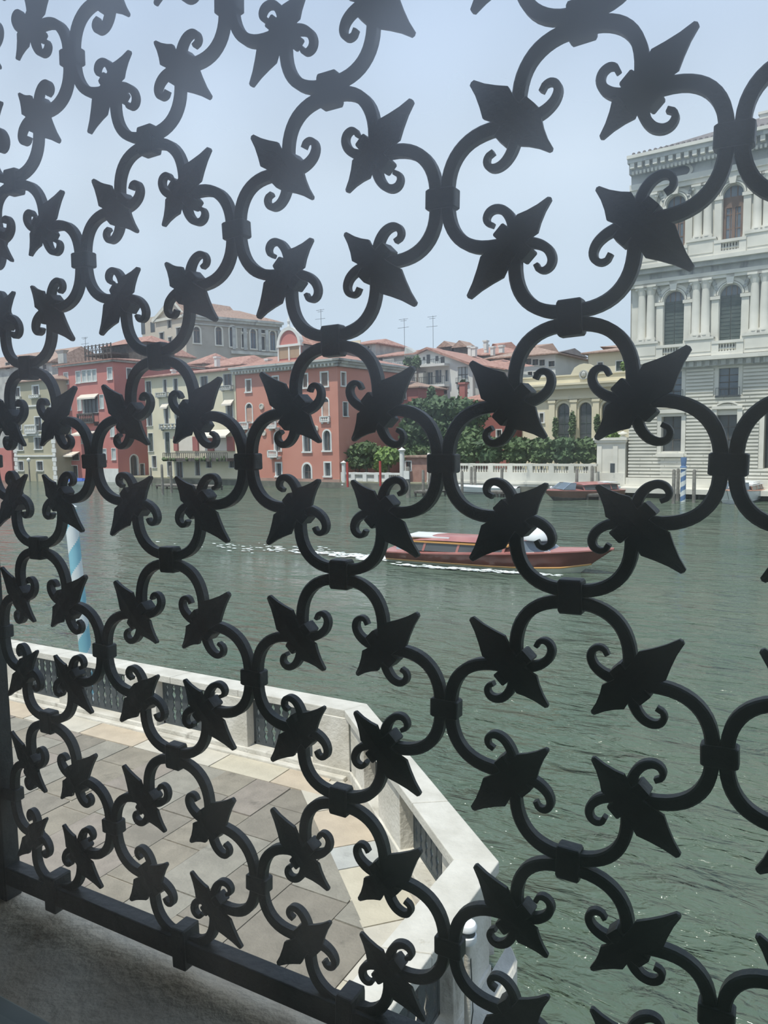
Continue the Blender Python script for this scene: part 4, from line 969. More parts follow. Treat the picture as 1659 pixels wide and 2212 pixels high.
MB(F_).poly([(s0-.5, .5, z1-.3), (s1+.5, .5, z1-.3), (s1+.5, -5.5, z1-.3), (s0-.5, -5.5, z1-.3), (s0+2, -2.5, z1+1.0), (s1-2, -2.5, z1+1.0)], [(0, 1, 5, 4), (1, 2, 5), (2, 3, 4, 5), (3, 0, 4), (0, 3, 2, 1)]).build('attic_roof', tile, at_)

# ---- olive house and its neighbours at the left edge
FI = BF(60.5)
is0, is1 = FI.S(27, 900), FI.S(116, 900); iz = FI.Z(70, 822)
OV = Bld('olive_house', 'olive-grey plastered house with quoined corners at the left edge', FI, is0, is1, -.6, iz, 12, olivep)
for px in ((31, 838, 43, 857), (71, 834, 84, 853)): OV.win(px, sur=.2, rec=.2)
for px in ((34, 866, 44, 892), (36, 902, 46, 928), (76, 901, 90, 930), (38, 949, 50, 972), (75, 945, 91, 970), (40, 997, 51, 1016), (80, 997, 93, 1016)): OV.win(px, sur=.14, rec=.2)
OV.balcony((59, 917, 84, 937), m=white, out=.5, nb=6); OV.balcony((27, 857, 47, 863), m=white, out=.4, nb=4); OV.balcony((67, 853, 88, 860), m=white, out=.4, nb=4)
OV.done(); OV.hip(FI.Z(60, 800), m=tile2, over=.5, ins=3)
for sq in (is0+.25, is1-.35):
    for i in range(18): w_ = .5 if i % 2 else .32; z = -.3+i*.62; MB(FI).box(sq-w_, sq+w_, 0, .08, z, z+.56).build('quoin', white, OV.root)
for z0 in (FI.Z(70, 877), FI.Z(70, 940), FI.Z(70, 985)): MB(FI).box(is0, is1, 0, .14, z0-.1, z0+.12).build('string_course', white, OV.root)
FJ = BF(60.2)
RJ = Bld('rose_wall_house', 'low rose-washed building cut off by the left edge', FJ, FJ.S(-160, 1000), FJ.S(26, 1000), -.6, FJ.Z(10, 968), 10, pinkp); RJ.done()
FY = BF(63.5)
GY = Bld('grey_narrow_house', 'narrow grey shaded house squeezed between the olive and rose-red buildings', FY, FY.S(117, 900), FY.S(130.5, 900), -.6, FY.Z(123, 812), 11, greyp)
GY.win((119, 905, 127, 925), sur=.06); GY.win((120, 1000, 128, 1030), sur=.06); GY.done(); GY.hip(FY.Z(120, 790), m=tile2, over=.2, ins=.3)
FX = BF(74)
GX = Bld('far_left_house', 'pale grey house with brown roof rising above the olive house', FX, FX.S(-120, 790), FX.S(112, 790), .7, FX.Z(40, 790), 12, pal_grey)
GX.win((12, 783, 22, 798), sur=.06, rec=.15); GX.win((92, 787, 101, 798), sur=.06, rec=.15); GX.done(); GX.hip(FX.Z(30, 752), m=tile2, over=.6, ins=1)
chimney(GX, BF(72), (126, 757, 138, 785), pal_grey, True)

# ---- great grey palace behind on the left (turned away from the canal)
FN0 = BF(100); A_ = FN0.pt(*FN0.at(403, 760)[:1], 0, 0)
yaw_ = math.radians(90-23.6)
FN = Fr((A_.x, A_.y, 0), (math.cos(yaw_), math.sin(yaw_), 0))      # long side, running away to the right
if FN.n.dot(CAM-A_) < 0: FN.n = -FN.n
FM = Fr((A_.x, A_.y, 0), (math.cos(math.radians(180-9)), math.sin(math.radians(180-9)), 0)); FM.ex = -FM.ex; FM.n = Vector((FM.ex.y, -FM.ex.x, 0))
if FM.n.dot(CAM-A_) < 0: FM.n = -FM.n
ls = FN.S(605, 730); zN = FN.Z(403, 683)
gp2 = thing('grey_neoclassical_palace', 'huge grey-beige palace with pedimented gable and tall arched windows above the rooftops', 'building', tuple(FN.pt(ls/2, -3, .7)))
class Dummy: pass
W1 = MB(FN); hs = []
for px in ((418, 706, 432, 741), (466, 706, 479, 745), (496, 705, 509, 749), (541, 711, 553, 753), (583, 715, 595, 757), (522, 722, 531, 751), (564, 727, 572, 756), (522, 708, 531, 717), (564, 712, 572, 720)): hs.append(hole(FN, *px))
grid(W1, FN, 0, ls, .7, zN, hs); W1.box(0, ls, -12, -11.8, .7, zN).box(ls-.2, ls, -12, 0, .7, zN)
for i, h in enumerate(hs):
    s0, s1, z0, z1 = h; b = MB(FN); arch = i < 5; r_ = (s1-s0)/2; cs = (s0+s1)/2; t = .28
    if arch:
        for j in range(10):
            a0, a1 = math.pi*j/10, math.pi*(j+1)/10
            b.extr([(cs+math.cos(a)*q, z1-r_+math.sin(a)*q) for a, q in ((a0, r_), (a0, r_+t), (a1, r_+t), (a1, r_))], -.3, .1)
            k0 = (s1, z1) if j < 5 else (s0, z1); W1.raw([FN.pt(k0[0], 0, k0[1]), FN.pt(cs+math.cos(a0)*r_, 0, z1-r_+math.sin(a0)*r_), FN.pt(cs+math.cos(a1)*r_, 0, z1-r_+math.sin(a1)*r_)], [(0, 1, 2)])
        b.box(s0-t, s0, -.3, .1, z0, z1-r_).box(s1, s1+t, -.3, .1, z0, z1-r_)
    else: b.box(s0-.15, s0, -.3, .1, z0, z1).box(s1, s1+.15, -.3, .1, z0, z1).box(s0-.15, s1+.15, -.3, .1, z1, z1+.15)
    b.box(s0-t, s1+t, -.3, .2, z0-.25, z0); wo = b.build('window', pal, gp2)
    MB(FN).box(s0, s1, -.3, -.25, z0, z1).build('pane', glass_b if i in (2, 3, 4) else glass_d, wo)
    if arch: MB(FN).box(cs-.06, cs+.06, -.25, -.2, z0, z1).box(s0, s1, -.25, -.2, z1-r_-.1, z1-r_+.1).build('glazing_bar', shut_b, wo)
W1.build('wall', greyp, gp2)
for q in (.5, .62, .78, .86, 1.0): s = ls*q-.3; MB(FN).box(s-.35, s+.35, 0, .3, FN.Z(540, 757), zN-1.2).build('pilaster', pal_grey, gp2)
MB(FN).box(-.6, ls+.6, -.2, .7, zN-.1, zN+.35).box(-.3, ls+.3, 0, .4, zN-.6, zN-.1).box(-.1, ls+.1, 0, .3, zN-1.4, zN-1.2).box(ls*.45, ls, 0, .5, FN.Z(540, 760)-.6, FN.Z(540, 760)).build('cornice', pal_grey, gp2)
zR = FN.Z(499, 663); MB(FN).poly([(-.6, .7, zN+.35), (ls+.6, .7, zN+.35), (ls+.6, -12.5, zN+.35), (-.6, -12.5, zN+.35), (-.6, -6, zR+.5), (ls-6, -6, zR+.5)], [(0, 1, 5, 4), (1, 2, 5), (2, 3, 4, 5), (3, 0, 4), (0, 3, 2, 1)]).build('roof', tile2, gp2)
lm = FM.S(336, 700); zE = FM.Z(336, 690); zP = FM.Z(377, 648); b = MB(FM); hs = []
for px in ((363, 692, 370, 708), (346, 719, 354, 741), (365, 729, 371, 743), (382, 708, 391, 728)): hs.append(hole(FM, *px))
grid(b, FM, min(lm, 0), max(lm, 0), .7, zE, hs); mid = FM.S(377, 700)
b.raw([FM.pt(lm, 0, zE), FM.pt(0, 0, zE), FM.pt(mid, 0, zP)], [(0, 1, 2)]); b.build('gable_wall', beigep, gp2)
for h in hs: wo = MB(FM).box(h[0]-.15, h[0], -.3, .1, h[2]-.1, h[3]+.15).box(h[1], h[1]+.15, -.3, .1, h[2]-.1, h[3]+.15).box(h[0]-.2, h[1]+.2, -.3, .2, h[3], h[3]+.2).build('window', pal_grey, gp2); MB(FM).box(h[0], h[1], -.3, -.25, h[2], h[3]).build('pane', glass_d, wo)
b = MB(FM); 
for (a, c) in (((lm-.5, zE), (mid, zP+.5)), ((mid, zP+.5), (.5, zE))): b.extr([a, c, (c[0], c[1]-.7), (a[0], a[1]-.7)], -.2, .5)
b.box(lm-.3, .3, -.1, .4, zE-.6, zE-.1); b.build('pediment', pal, gp2)
b = MB(FM); b.poly([(lm-.5, .5, zE), (mid, .5, zP+.55), (mid, -14, zP+.55), (lm-.5, -14, zE), (.5, .5, zE), (.5, -14, zE)], [(0, 1, 2, 3), (1, 4, 5, 2)]); b.build('gable_roof', tile2, gp2)
MB(FM).box(lm, 0, -14, -1, .7, zE-.1).build('inner_wall', greyp, gp2)
l2 = FM.S(288, 700); MB(FM).box(l2, lm, -9, -2, .7, FM.Z(310, 682)).build('left_wing', beigep, gp2)
for px in ((287, 692, 295, 720), (307, 693, 316, 715)):
    h = hole(FM, *px); MB(FM).box(h[0], h[1], -2.02, -1.95, h[2], h[3]).build('window', glass_d, gp2)
# roofs between it and the cream house
for i, (D, a, b_, c, d, lab) in enumerate(((84, 403, 758, 437, 790, 'low tiled roof in front of the grey palace corner, above the cream house'), (80, 440, 764, 520, 795, 'long tiled roof below the grey palace windows'), (82, 516, 764, 600, 790, 'tiled roof with sheds left of the arched dormer'), (86, 285, 735, 330, 770, 'tiled roof at the foot of the grey palace gable'))):
    F_ = BF(D); s0, s1, z0, z1 = hole(F_, a, b_, c, d)
    B_ = Bld('rooftop_house', lab, F_, s0, s1, .7, z0+.3, 9, beigep if i % 2 else greyp); B_.done(); B_.hip(z1, m=tile, over=.4, ins=2)

# ================================================================ garden
def leaves(b, F, cx_, cz_, rs, rz, n0, rn, n, size):
    for _ in range(n):
        while True:
            a, c, d = [random.uniform(-1, 1) for _ in range(3)]
            q = a*a+c*c+d*d
            if q < 1: break
        f_ = q**.5; k = (.72+.28*random.random())/max(f_, .01) if random.random() < .8 else 1
        a, c, d = a*k, c*k, d*k
        p = F.pt(cx_+a*rs, n0+c*rn, cz_+d*rz)
        u = Vector([random.gauss(0, 1) for _ in range(3)]).normalized(); v = u.orthogonal().normalized()*size*random.uniform(.5, 1.1); u = u*size*random.uniform(.6, 1.3)
        b.raw([p-u, p+v*.8, p+u, p-v*.8], [(0, 1, 2, 3)])
def shrub(name, label, D, blobs, m, dens=1.0, size=.30, group=None, cat='shrub', trunk=True):
    F = BF(D); xs = [F.S(bl[0], bl[1]) for bl in blobs]; t = thing(name, label, cat, tuple(F.pt(sum(xs)/len(xs), 0, .75)), group=group)
    b = MB(F); core = MB(F)
    for (x, y, rx, ry) in blobs:
        s0, s1, z0, z1 = hole(F, x-rx, y-ry, x+rx, y+ry); rs, rz = (s1-s0)/2, (z1-z0)/2
        leaves(b, F, (s0+s1)/2, (z0+z1)/2, rs, rz, 0, min(rs, 2.2), int(dens*90*(rs*rz+1)), size)
        prof = [(max(.02, math.sin(math.pi*i/8)*rs*.80), (z0+z1)/2-math.cos(math.pi*i/8)*rz*.84) for i in range(9)]
        i0 = len(core.v); core.lathe((s0+s1)/2, 0, prof, 12)
        for q in range(i0, len(core.v)): # flatten across the canal direction and roughen
            P = core.v[q]; dn_ = (P-F.O).dot(F.n); P -= F.n*dn_*(1-min(1, 1.7/rs)); core.v[q] = P*1.0+Vector((0, 0, 1))*noise.noise(P*.8)*.3
    fo = b.build('foliage', m, t); core.build('inner_foliage', m, fo)
    if trunk:
        tb = MB(F)
        for i, (x, y, rx, ry) in enumerate(blobs[:3]): s = F.S(x, y); tb.tube([(s, 0, .7), (s+.1, 0, F.Z(x, y+ry*.6)), (s-.1, 0, F.Z(x, y))], [.16, .12, .05], 6)
        tb.build('trunk', bark, t)
    return t
shrub('ivy_covered_tree', 'dark ivy-covered tree mass in front of the rose garden house', 72, [(905, 885, 32, 24), (945, 880, 40, 26), (990, 884, 45, 26), (1030, 892, 26, 22), (900, 930, 34, 36), (950, 930, 44, 40), (1000, 930, 42, 40), (960, 970, 50, 30), (905, 970, 32, 28)], leaf1, 1.1, .30, cat='tree')
shrub('cypress', 'small dark cypress before the white gabled house', 74, [(932, 852, 7, 18)], leaf1, 2, .25, cat='tree')
shrub('cypress', 'dark climber on the chimney of the rose garden house', 74.2, [(1000, 842, 7, 22)], leaf1, 2, .25, cat='tree')
shrub('garden_bush', 'bright green bush left of the tall white column', 66.5, [(838, 985, 24, 20), (825, 1003, 16, 16)], leaf2, 1.3)
shrub('garden_bush', 'mid-green tree leaning out beside the orange-red palace', 66, [(765, 978, 30, 16), (790, 970, 28, 15), (775, 996, 32, 18), (748, 995, 13, 18)], leaf3, 1.2, cat='tree')
shrub('garden_bush', 'bright shrub behind the brick hut', 67, [(890, 983, 24, 12), (905, 975, 15, 10)], leaf3, 1.2)
shrub('oleander_bush', 'dark oleander with pale flowers at the left end of the long balustrade', 67.5, [(1012, 945, 26, 22), (1040, 960, 22, 28)], leaf3, 1.2)
for i, (x, w_, lb) in enumerate(((1010, 26, 'clipped hedge tree above the left end of the long balustrade'), (1062, 30, 'clipped hedge tree with yellow-green tufts above the balustrade'), (1118, 30, 'clipped hedge tree above the middle of the long balustrade'), (1170, 30, 'clipped hedge tree above the moored brown taxi'), (1222, 30, 'clipped hedge tree under the first pavilion window'), (1266, 26, 'clipped hedge tree beside the garden pier'))):
    shrub('hedge_tree', lb, 66.2, [(x, 962, w_, 17), (x, 984, w_, 18)], (leaf3, leaf1, leaf3)[i % 3], 1.2, .27, group='hedge behind the long balustrade', cat='tree')
shrub('climbing_plant', 'creeper growing up between the pavilion windows', 77.2, [(1236, 920, 6, 34), (1200, 925, 5, 24), (1290, 915, 5, 20)], leaf3, 1.6, .22)
shrub('garden_bush', 'light green bush behind the urn of the garden pier', 67, [(1322, 944, 16, 9)], leaf2, 1.4)
shrub('roof_plant', 'green plant on the roof terrace of the grey terraced house', 81, [(882, 785, 9, 14), (900, 782, 8, 14)], leaf1, 1.5, .22)
shrub('roof_plant', 'creeper hanging at the corner of the beige house beside the palace', 94, [(1350, 790, 9, 10), (1357, 770, 4, 18)], leaf2, 1.4, .22, trunk=False)

# balustrades
def balustrade(name, label, D, x0, x1, yr, yb, posts, nb, base_y, m=pal):
    F = BF(D); xm = (x0+x1)/2; s0, s1 = F.S(x0, yr), F.S(x1, yr); zt, zb_ = F.Z(xm, yr), F.Z(xm, yb)
    t = thing(name, label, 'balustrade', tuple(F.pt((s0+s1)/2, 0, .62)))
    MB(F).box(s0, s1, -.22, .22, zt-.20, zt).build('rail', m, t)
    MB(F).box(s0, s1, -.25, .25, F.Z(xm, base_y), zb_).box(s0, s1, -.3, .34, F.Z(xm, base_y)+.3, F.Z(xm, base_y)+.5).build('base_wall', m, t)
    P = [F.S(x, yr) for x in posts]
    for s in P: MB(F).box(s-.24, s+.24, -.24, .24, zb_, zt+.02).build('post', m, t)
    for a, c in zip(P, P[1:]):
        for i in range(nb):
            s = a+.24+(c-a-.48)*(i+.5)/nb; h_ = zt-.2-zb_
            MB(F).lathe(s, 0, [(.085, zb_), (.085, zb_+h_*.08), (.105, zb_+h_*.25), (.09, zb_+h_*.38), (.04, zb_+h_*.72), (.07, zb_+h_*.9), (.085, zb_+h_)], 7).build('baluster', m, t, smooth=True)
    return t
balustrade('garden_balustrade', 'long white stone balustrade on the quay in front of the hedge', 63.4, 925, 1290, 1001.5, 1020, [935, 977, 1019, 1062, 1104, 1147, 1193, 1236, 1279], 6, 1052)
balustrade('small_balustrade', 'short white balustrade beside the orange-red palace', 63.6, 738, 874, 1021, 1041, [741, 765, 790, 815, 838, 872], 6, 1054, white)
FZ = BF(63.6)
for (x, y0) in ((741, 997), (765, 1013), (828, 1013)):
    pass
def col_thing(name, label, cat, D, x, ytop, ybot, r, m, prof=None, group=None, zb=None):
    F = BF(D); s, zt = F.at(x, ytop); z0 = F.Z(x, ybot) if zb is None else zb
    t = thing(name, label, cat, tuple(F.pt(s, 0, z0)), group=group); h_ = zt-z0
    pf = prof or [(r*1.5, 0), (r*1.5, .05), (r, .08), (r*.92, .86), (r*1.3, .88), (r*1.5, .92), (r*1.1, .94), (r*.5, .97), (.02, 1)]
    MB(F).lathe(s, 0, [(a, z0+h_*b_) for a, b_ in pf], 12).build('shaft', m, t, smooth=True); return t, F, s, z0, zt
col_thing('white_column', 'tall white column at the right end of the short balustrade', 'column', 63.3, 868, 966, 1040, .26, white)
col_thing('white_column', 'low white pillar where the short balustrade meets the orange-red palace', 'column', 63.3, 742, 995, 1048, .22, white)
t_, F, s, z0, zt = col_thing('red_white_pole', 'red and white banded pole beside the orange-red palace', 'mooring pole', 61.5, 750, 998, 1052, .12, mat('red_paint', (.45, .06, .05), None, 2, .6), [(1*.12, 0), (.12, 1)])
t_, F, s, z0, zt = col_thing('red_white_pole', 'red banded pole in the middle of the short balustrade', 'mooring pole', 61.5, 821, 996, 1050, .12, MATS['red_paint'], [(1*.12, 0), (.12, 1)])
# brick hut with tent roof behind
FU = BF(64.4)
BR = Bld('brick_hut', 'small brick boathouse with a flat roof between the two balustrades', FU, FU.S(876, 1010), FU.S(934, 1010), .3, FU.Z(905, 988), 4, brick)
BR.win((877, 997, 888, 1016), sur=.1, rec=.2, pane=glass_d); BR.done()
MB(FU).box(BR.s0-.3, BR.s1+.3, -4.2, .3, BR.z1, BR.z1+.18).build('flat_roof', tile2, BR.root)
FU2 = BF(70); s0, s1, z0, z1 = hole(FU2, 900, 968, 936, 990)
tn = thing('garden_tent', 'white pointed garden tent behind the brick boathouse', 'tent', tuple(FU2.pt((s0+s1)/2, -1, .75)))
MB(FU2).poly([(s0, 1, z0), (s1, 1, z0), (s1, -3, z0), (s0, -3, z0), ((s0+s1)/2, -1, z1)], [(0, 1, 4), (1, 2, 4), (2, 3, 4), (3, 0, 4)]).build('canopy', white, tn)
b = MB(FU2)
for s in (s0, s1):
    for n_ in (1, -3): b.tube([(s, n_, .7), (s, n_, z0)], .05)
b.build('tent_pole', white, tn)

# mooring poles
def mpole(x, yt, yb, r, label, m=polew, D=None, group=None, lean=0):
    if D is None: P = on_z(x, yb, 0); D = P.dot(E2)
    F = BF(D); s, zt = F.at(x, yt); t = thing('mooring_pole', label, 'mooring pole', tuple(F.pt(s, 0, 0)), group=group)
    MB(F).tube([(s+lean, 0, -1), (s+lean*.4, 0, zt*.6), (s, 0, zt-.1), (s, 0, zt)], [r*1.05, r, r*.95, r*.6], 9).build('shaft', m, t, smooth=True); return t
gpz = 'grey mooring poles in front of the long balustrade'
ORD = 'leftmost second third fourth fifth sixth seventh eighth ninth tenth eleventh twelfth thirteenth fourteenth fifteenth sixteenth rightmost'.split()
for i_, (x, yt, yb) in enumerate(((998, 1017, 1070), (1018, 1008, 1066), (1026, 1008, 1066), (1057, 1012, 1058), (1073, 1011, 1062), (1084, 1011, 1072), (1089, 1009, 1060), (1102, 1014, 1060), (1118, 1010, 1060), (1132, 1010, 1062), (1164, 1014, 1060), (1178, 1011, 1060), (1202, 1012, 1060), (1246, 1012, 1073), (1261, 1009, 1062), (1270, 1010, 1062), (1279, 1006, 1070))):
    mpole(x, yt, yb, .13, 'weathered grey mooring pole before the long white balustrade, %s of seventeen%s' % (ORD[i_], '' if i_ in (0, 16) else ' from the left'), group=gpz)
for x, yt, yb, lb in ((1293, 1010, 1058, 'slim dark mooring pole before the garden pier, left of a pair'), (1304, 1008, 1058, 'slim dark mooring pole before the garden pier, right of a pair'), (1373, 1011, 1060, 'left of three grey poles at the palace corner'), (1382, 1009, 1060, 'middle of three grey poles at the palace corner'), (1388, 1005, 1060, 'right of three grey poles at the palace corner'),
    (1456, 1014, 1088, 'grey pole furthest left of the striped palace pole'), (1465, 1012, 1082, 'grey pole next to the striped palace pole'), (1500, 1014, 1086, 'grey pole right of the striped palace pole'), (1591, 1080, 1094, 'short dark stump of a pole in the water right of the speedboat'),
    (349, 1003, 1068, 'tall grey mooring pole in front of the cream house'), (368, 1006, 1064, 'shorter grey mooring pole in front of the cream house, beside the tallest'), (325, 1010, 1050, 'thin pole where the rose palace meets the cream house'), (639, 1008, 1048, 'thin grey mooring pole left of the arched door of the orange-red palace'),
    (914, 1015, 1072, 'brown pole before the brick boathouse'), (927, 1020, 1070, 'slim pole right of the brick boathouse')):
    mpole(x, yt, yb, .13, lb)
tp_ = mpole(881, 1008, 1075, .20, 'thick grey post carrying a small white notice before the brick boathouse')
F = BF(on_z(881, 1075, 0).dot(E2)); s, z = F.at(881, 1026); MB(F).box(s-.28, s+.28, .20, .24, z-.35, z+.35).build('notice_board', white, tp_)
mpole(1511, 1009, 1050, .36, 'thick cluster post of grey timber behind the speedboat')
D = on_z(1477, 1084, 0).dot(E2); F = BF(D); s, zt = F.at(1477, 988); bs = F.pt(s, 0, -.8); tp = F.pt(s, 0, F.Z(1477, 1011)); SP = thing('striped_palace_pole', 'upright deep blue and white spiral striped pole in front of the palace', 'mooring pole', tuple(bs))
striped(SP, bs, tp, .20, 4.6, deepb, whp, 16, 80)
zc_ = F.Z(1477, 1011); MB(F).lathe(s, 0, [(.24, zc_), (.24, zc_+.1), (.17, zc_+.15), (.20, (zc_+zt)/2), (.22, zt-.15), (.22, zt)], 14).build('pole_top', deepb, SP, smooth=True)
MB(F).lathe(s, 0, [(.25, zc_-.08), (.25, zc_+.02)], 14).build('gold_band', whp, SP)
t_, F, s, z0, zt = col_thing('quay_lamp', 'grey lamp post with white globe on the quay before the olive house', 'lamp', 59.5, 62, 998, 1056, .12, polew, [(.12, 0), (.09, 1)])
MB(F).lathe(s, 0, [(.10, zt), (.24, zt+.12), (.28, zt+.32), (.18, zt+.5), (.02, zt+.6)], 10).build('globe', white, t_, smooth=True)
# aerials on the roofs
for x, y0, y1, D, lb in ((693, 668, 730, 90, 'tall television aerial above the dormer of the orange-red palace'), (873, 688, 745, 92, 'left of two tall aerials above the grey terraced house'), (935, 682, 752, 96, 'right of two tall aerials, above the white gabled house'), (184, 728, 768, 70, 'thin aerial on the timber roof terrace')):
    F = BF(D); s, zt = F.at(x, y0); zb_ = F.Z(x, y1)-.8; t = thing('roof_aerial', lb, 'aerial', tuple(F.pt(s, 0, zb_)))
    MB(F).box(s-.02, s+.02, -.02, .02, zb_, zt).build('mast', iron2, t); b = MB(F)
    for q, w_ in ((.98, .9), (.93, .6), (.72, 1.1)): z = zb_+(zt-zb_)*q; b.box(s-w_, s+w_*.7, -.02, .02, z-.02, z+.02)
    b.build('antenna_arm', iron2, t)

# ================================================================ boats
def hull_mesh(L, Bm, sh0, sh1, bot0, bot1, band=False, N=20):
    pts = []
    for i in range(N+1):
        t = i/N; x = L*t
        hb = Bm*(.88+.12*math.sin(math.pi*min(t/.5, 1)*.5)) if t < .45 else Bm*(1-((t-.45)/.55)**2.3)
        sz = sh0+(sh1-sh0)*(t**1.5); ch = bot0+(bot1-bot0)*max(0, (t-.5)/.5)**2
        hb = max(hb, .015); rake = (t**6)*0
        pts.append((x, hb, sz, ch))
    return pts
def boat(name, label, P, rz, L, Bm, mats, cabin=True, sh0=.48, sh1=.95):
    hullm, botm, deck, trim, roofm = mats
    t = thing(name, label, 'boat', tuple(P), rz); X = hull_mesh(L, Bm, sh0, sh1, .14, .34)
    def loft(secs, nm, m, cap=True, smooth=True):
        k = len(secs[0]); pts = [p for s in secs for p in s]; fs = [(i*k+j, i*k+j+1, (i+1)*k+j+1, (i+1)*k+j) for i in range(len(secs)-1) for j in range(k-1)]
        if cap: fs += [tuple(range(k)), tuple((len(secs)-1)*k+j for j in range(k))]
        return MB().raw(pts, fs).build(nm, m, t, local=True, smooth=smooth)
    bow = lambda x, z: x-(max(0, x/L-.80)/.2)*(1-max(0, min(1, z/sh1)))*L*.14        # raked stem
    loft([[(bow(x, c), -hb*.82, c), (bow(x, (c+s)/2), -hb*.95, (c+s)/2), (x, -hb, s)] for x, hb, s, c in X], 'hull_side', hullm, cap=False)
    loft([[(bow(x, c), hb*.82, c), (bow(x, (c+s)/2), hb*.95, (c+s)/2), (x, hb, s)] for x, hb, s, c in X], 'hull_side', hullm, cap=False)
    x, hb, s, c = X[0]; MB().raw([(0, -hb, s), (0, hb, s), (0, hb*.82, c), (0, -hb*.82, c)], [(0, 1, 2, 3)]).build('transom', hullm, t, local=True)
    loft([[(bow(x, c), -hb*.82, c), (bow(x, -.05), -hb*.70, -.05), (bow(x, -.3), 0, -.3), (bow(x, -.05), hb*.70, -.05), (bow(x, c), hb*.82, c)] for x, hb, s, c in X], 'hull_bottom', botm)
    for sg in (-1, 1): loft([[(bow(x, c), sg*(hb*.82+.015), c+.035), (bow(x, c), sg*(hb*.82+.03), c), (bow(x, c), sg*(hb*.80+.01), c-.035)] for x, hb, s, c in X], 'chine_strip', trim, cap=False)
    for sg in (-1, 1): loft([[(x, sg*(hb-.05), s+.035), (x, sg*(hb+.03), s+.03), (x, sg*(hb+.03), s-.02)] for x, hb, s, c in X], 'gunwale', deck, cap=False)
    loft([[(x, -hb, s+.01), (x, -hb*.5, s+.05+.05*hb), (x, 0, s+.06+.06*hb), (x, hb*.5, s+.05+.05*hb), (x, hb, s+.01)] for x, hb, s, c in X], 'deck', deck, cap=False)
    if cabin:
        a, c = L*.10, L*.56; hb = Bm*.80; z0 = sh0+.12; hh = .52
        cab = MB().raw([(a, -hb, z0), (c, -hb, z0+.03), (c, hb, z0+.03), (a, hb, z0), (a+.1, -hb*.93, z0+hh*.62), (c+.1, -hb*.93, z0+hh*.66), (c+.1, hb*.93, z0+hh*.66), (a+.1, hb*.93, z0+hh*.62)],
              [(0, 1, 5, 4), (1, 2, 6, 5), (2, 3, 7, 6), (3, 0, 4, 7)]).build('cabin_glazing', glass_d, t, local=True)
        for q in (0, .2, .55, 1):
            x_ = a+(c-a)*q
            for sg in (-1, 1): MB().raw([(x_-.05, sg*(hb+.01), z0), (x_+.05, sg*(hb+.01), z0), (x_+.15, sg*(hb*.94+.01), z0+hh*.66), (x_+.05, sg*(hb*.94+.01), z0+hh*.66), (x_-.05, sg*(hb-.05), z0), (x_+.05, sg*(hb-.05), z0), (x_+.15, sg*(hb*.94-.05), z0+hh*.66), (x_+.05, sg*(hb*.94-.05), z0+hh*.66)], [(0, 1, 2, 3), (7, 6, 5, 4), (0, 4, 5, 1), (1, 5, 6, 2), (3, 2, 6, 7), (0, 3, 7, 4)]).build('cabin_post', deck, t, local=True)
        b = MB()
        b.box(a-.15, c+.25, -hb, hb, z0+hh*.64, z0+hh*.76); b.v = [Vector(v) for v in b.v]; b.build('roof_edge', trim, t, local=True)
        pts = []; K = 7
        for i, (x_, sc_) in enumerate(((a+.3, .0), (a+.9, .72), (a+1.4, 1), (c-.3, 1), (c+.1, .6))):
            for j in range(K): u_ = -1+2*j/(K-1); pts.append((x_, u_*hb*.97, z0+hh*.76+(.22*sc_)*(1-u_**4*.8)))
        fs = [(i*K+j, i*K+j+1, (i+1)*K+j+1, (i+1)*K+j) for i in range(4) for j in range(K-1)]+[tuple(range(K)), tuple(4*K+j for j in range(K))]
        ro = MB().raw(pts, fs).build('cabin_roof', roofm, t, local=True, smooth=True)
        MB().box(a-.1, a+1.9, -hb*.8, hb*.8, z0+hh*.98, z0+hh*1.08).build('sliding_hatch', whiteb if roofm is deck else roofm, t, local=True)
        for sg in (-1, 1):
            MB().raw([(c+.9, sg*hb*.98, z0+.1), (c+1.9, sg*hb*.75, z0+.16), (c+1.15, sg*hb*.70, z0+.62), (c+.75, sg*hb*.90, z0+.60)], [(0, 1, 2, 3)]).build('windscreen_side', glass_b, t, local=True)
        MB().raw([(c+1.9, -hb*.75, z0+.16), (c+2.1, 0, z0+.2), (c+1.9, hb*.75, z0+.16), (c+1.15, hb*.70, z0+.62), (c+1.3, 0, z0+.66), (c+1.15, -hb*.70, z0+.62)], [(0, 1, 4, 5), (1, 2, 3, 4)]).build('windscreen', glass_b, t, local=True)
        b = MB(); b.tube([(c+.75, .90*hb, z0+.61), (c+1.15, .70*hb, z0+.63), (c+1.3, 0, z0+.67), (c+1.15, -.70*hb, z0+.63), (c+.75, -.90*hb, z0+.61)], .022); b.tube([(c+1.15, .70*hb, z0+.63), (c+1.95, .75*hb, z0+.14)], .02); b.tube([(c+1.15, -.70*hb, z0+.63), (c+1.95, -.75*hb, z0+.14)], .02)
        b.build('windscreen_frame', chrome, t, local=True)
        b = MB(); b.box(a-.5, a+.9, -hb*.7, hb*.7, z0-.05, z0+.16); b.build('rear_seat', mat('blue_grey_cushion', (.25, .42, .50), (.45, .55, .62), 1.5, .7), t, local=True)
    b = MB(); b.lathe(L-.75, 0, [(.05, sh1+.03), (.05, sh1+.10), (.11, sh1+.14), (.11, sh1+.24), (.03, sh1+.30)], 8); b.build('bow_light', whiteb, t, local=True, smooth=True)
    b = MB()
    for sg in (-1, 1): b.tube([(L-.9, sg*.18, sh1+.06), (L-.75, sg*.18, sh1+.13), (L-.6, sg*.14, sh1+.06)], .02)
    b.build('bow_cleat', chrome, t, local=True); return t
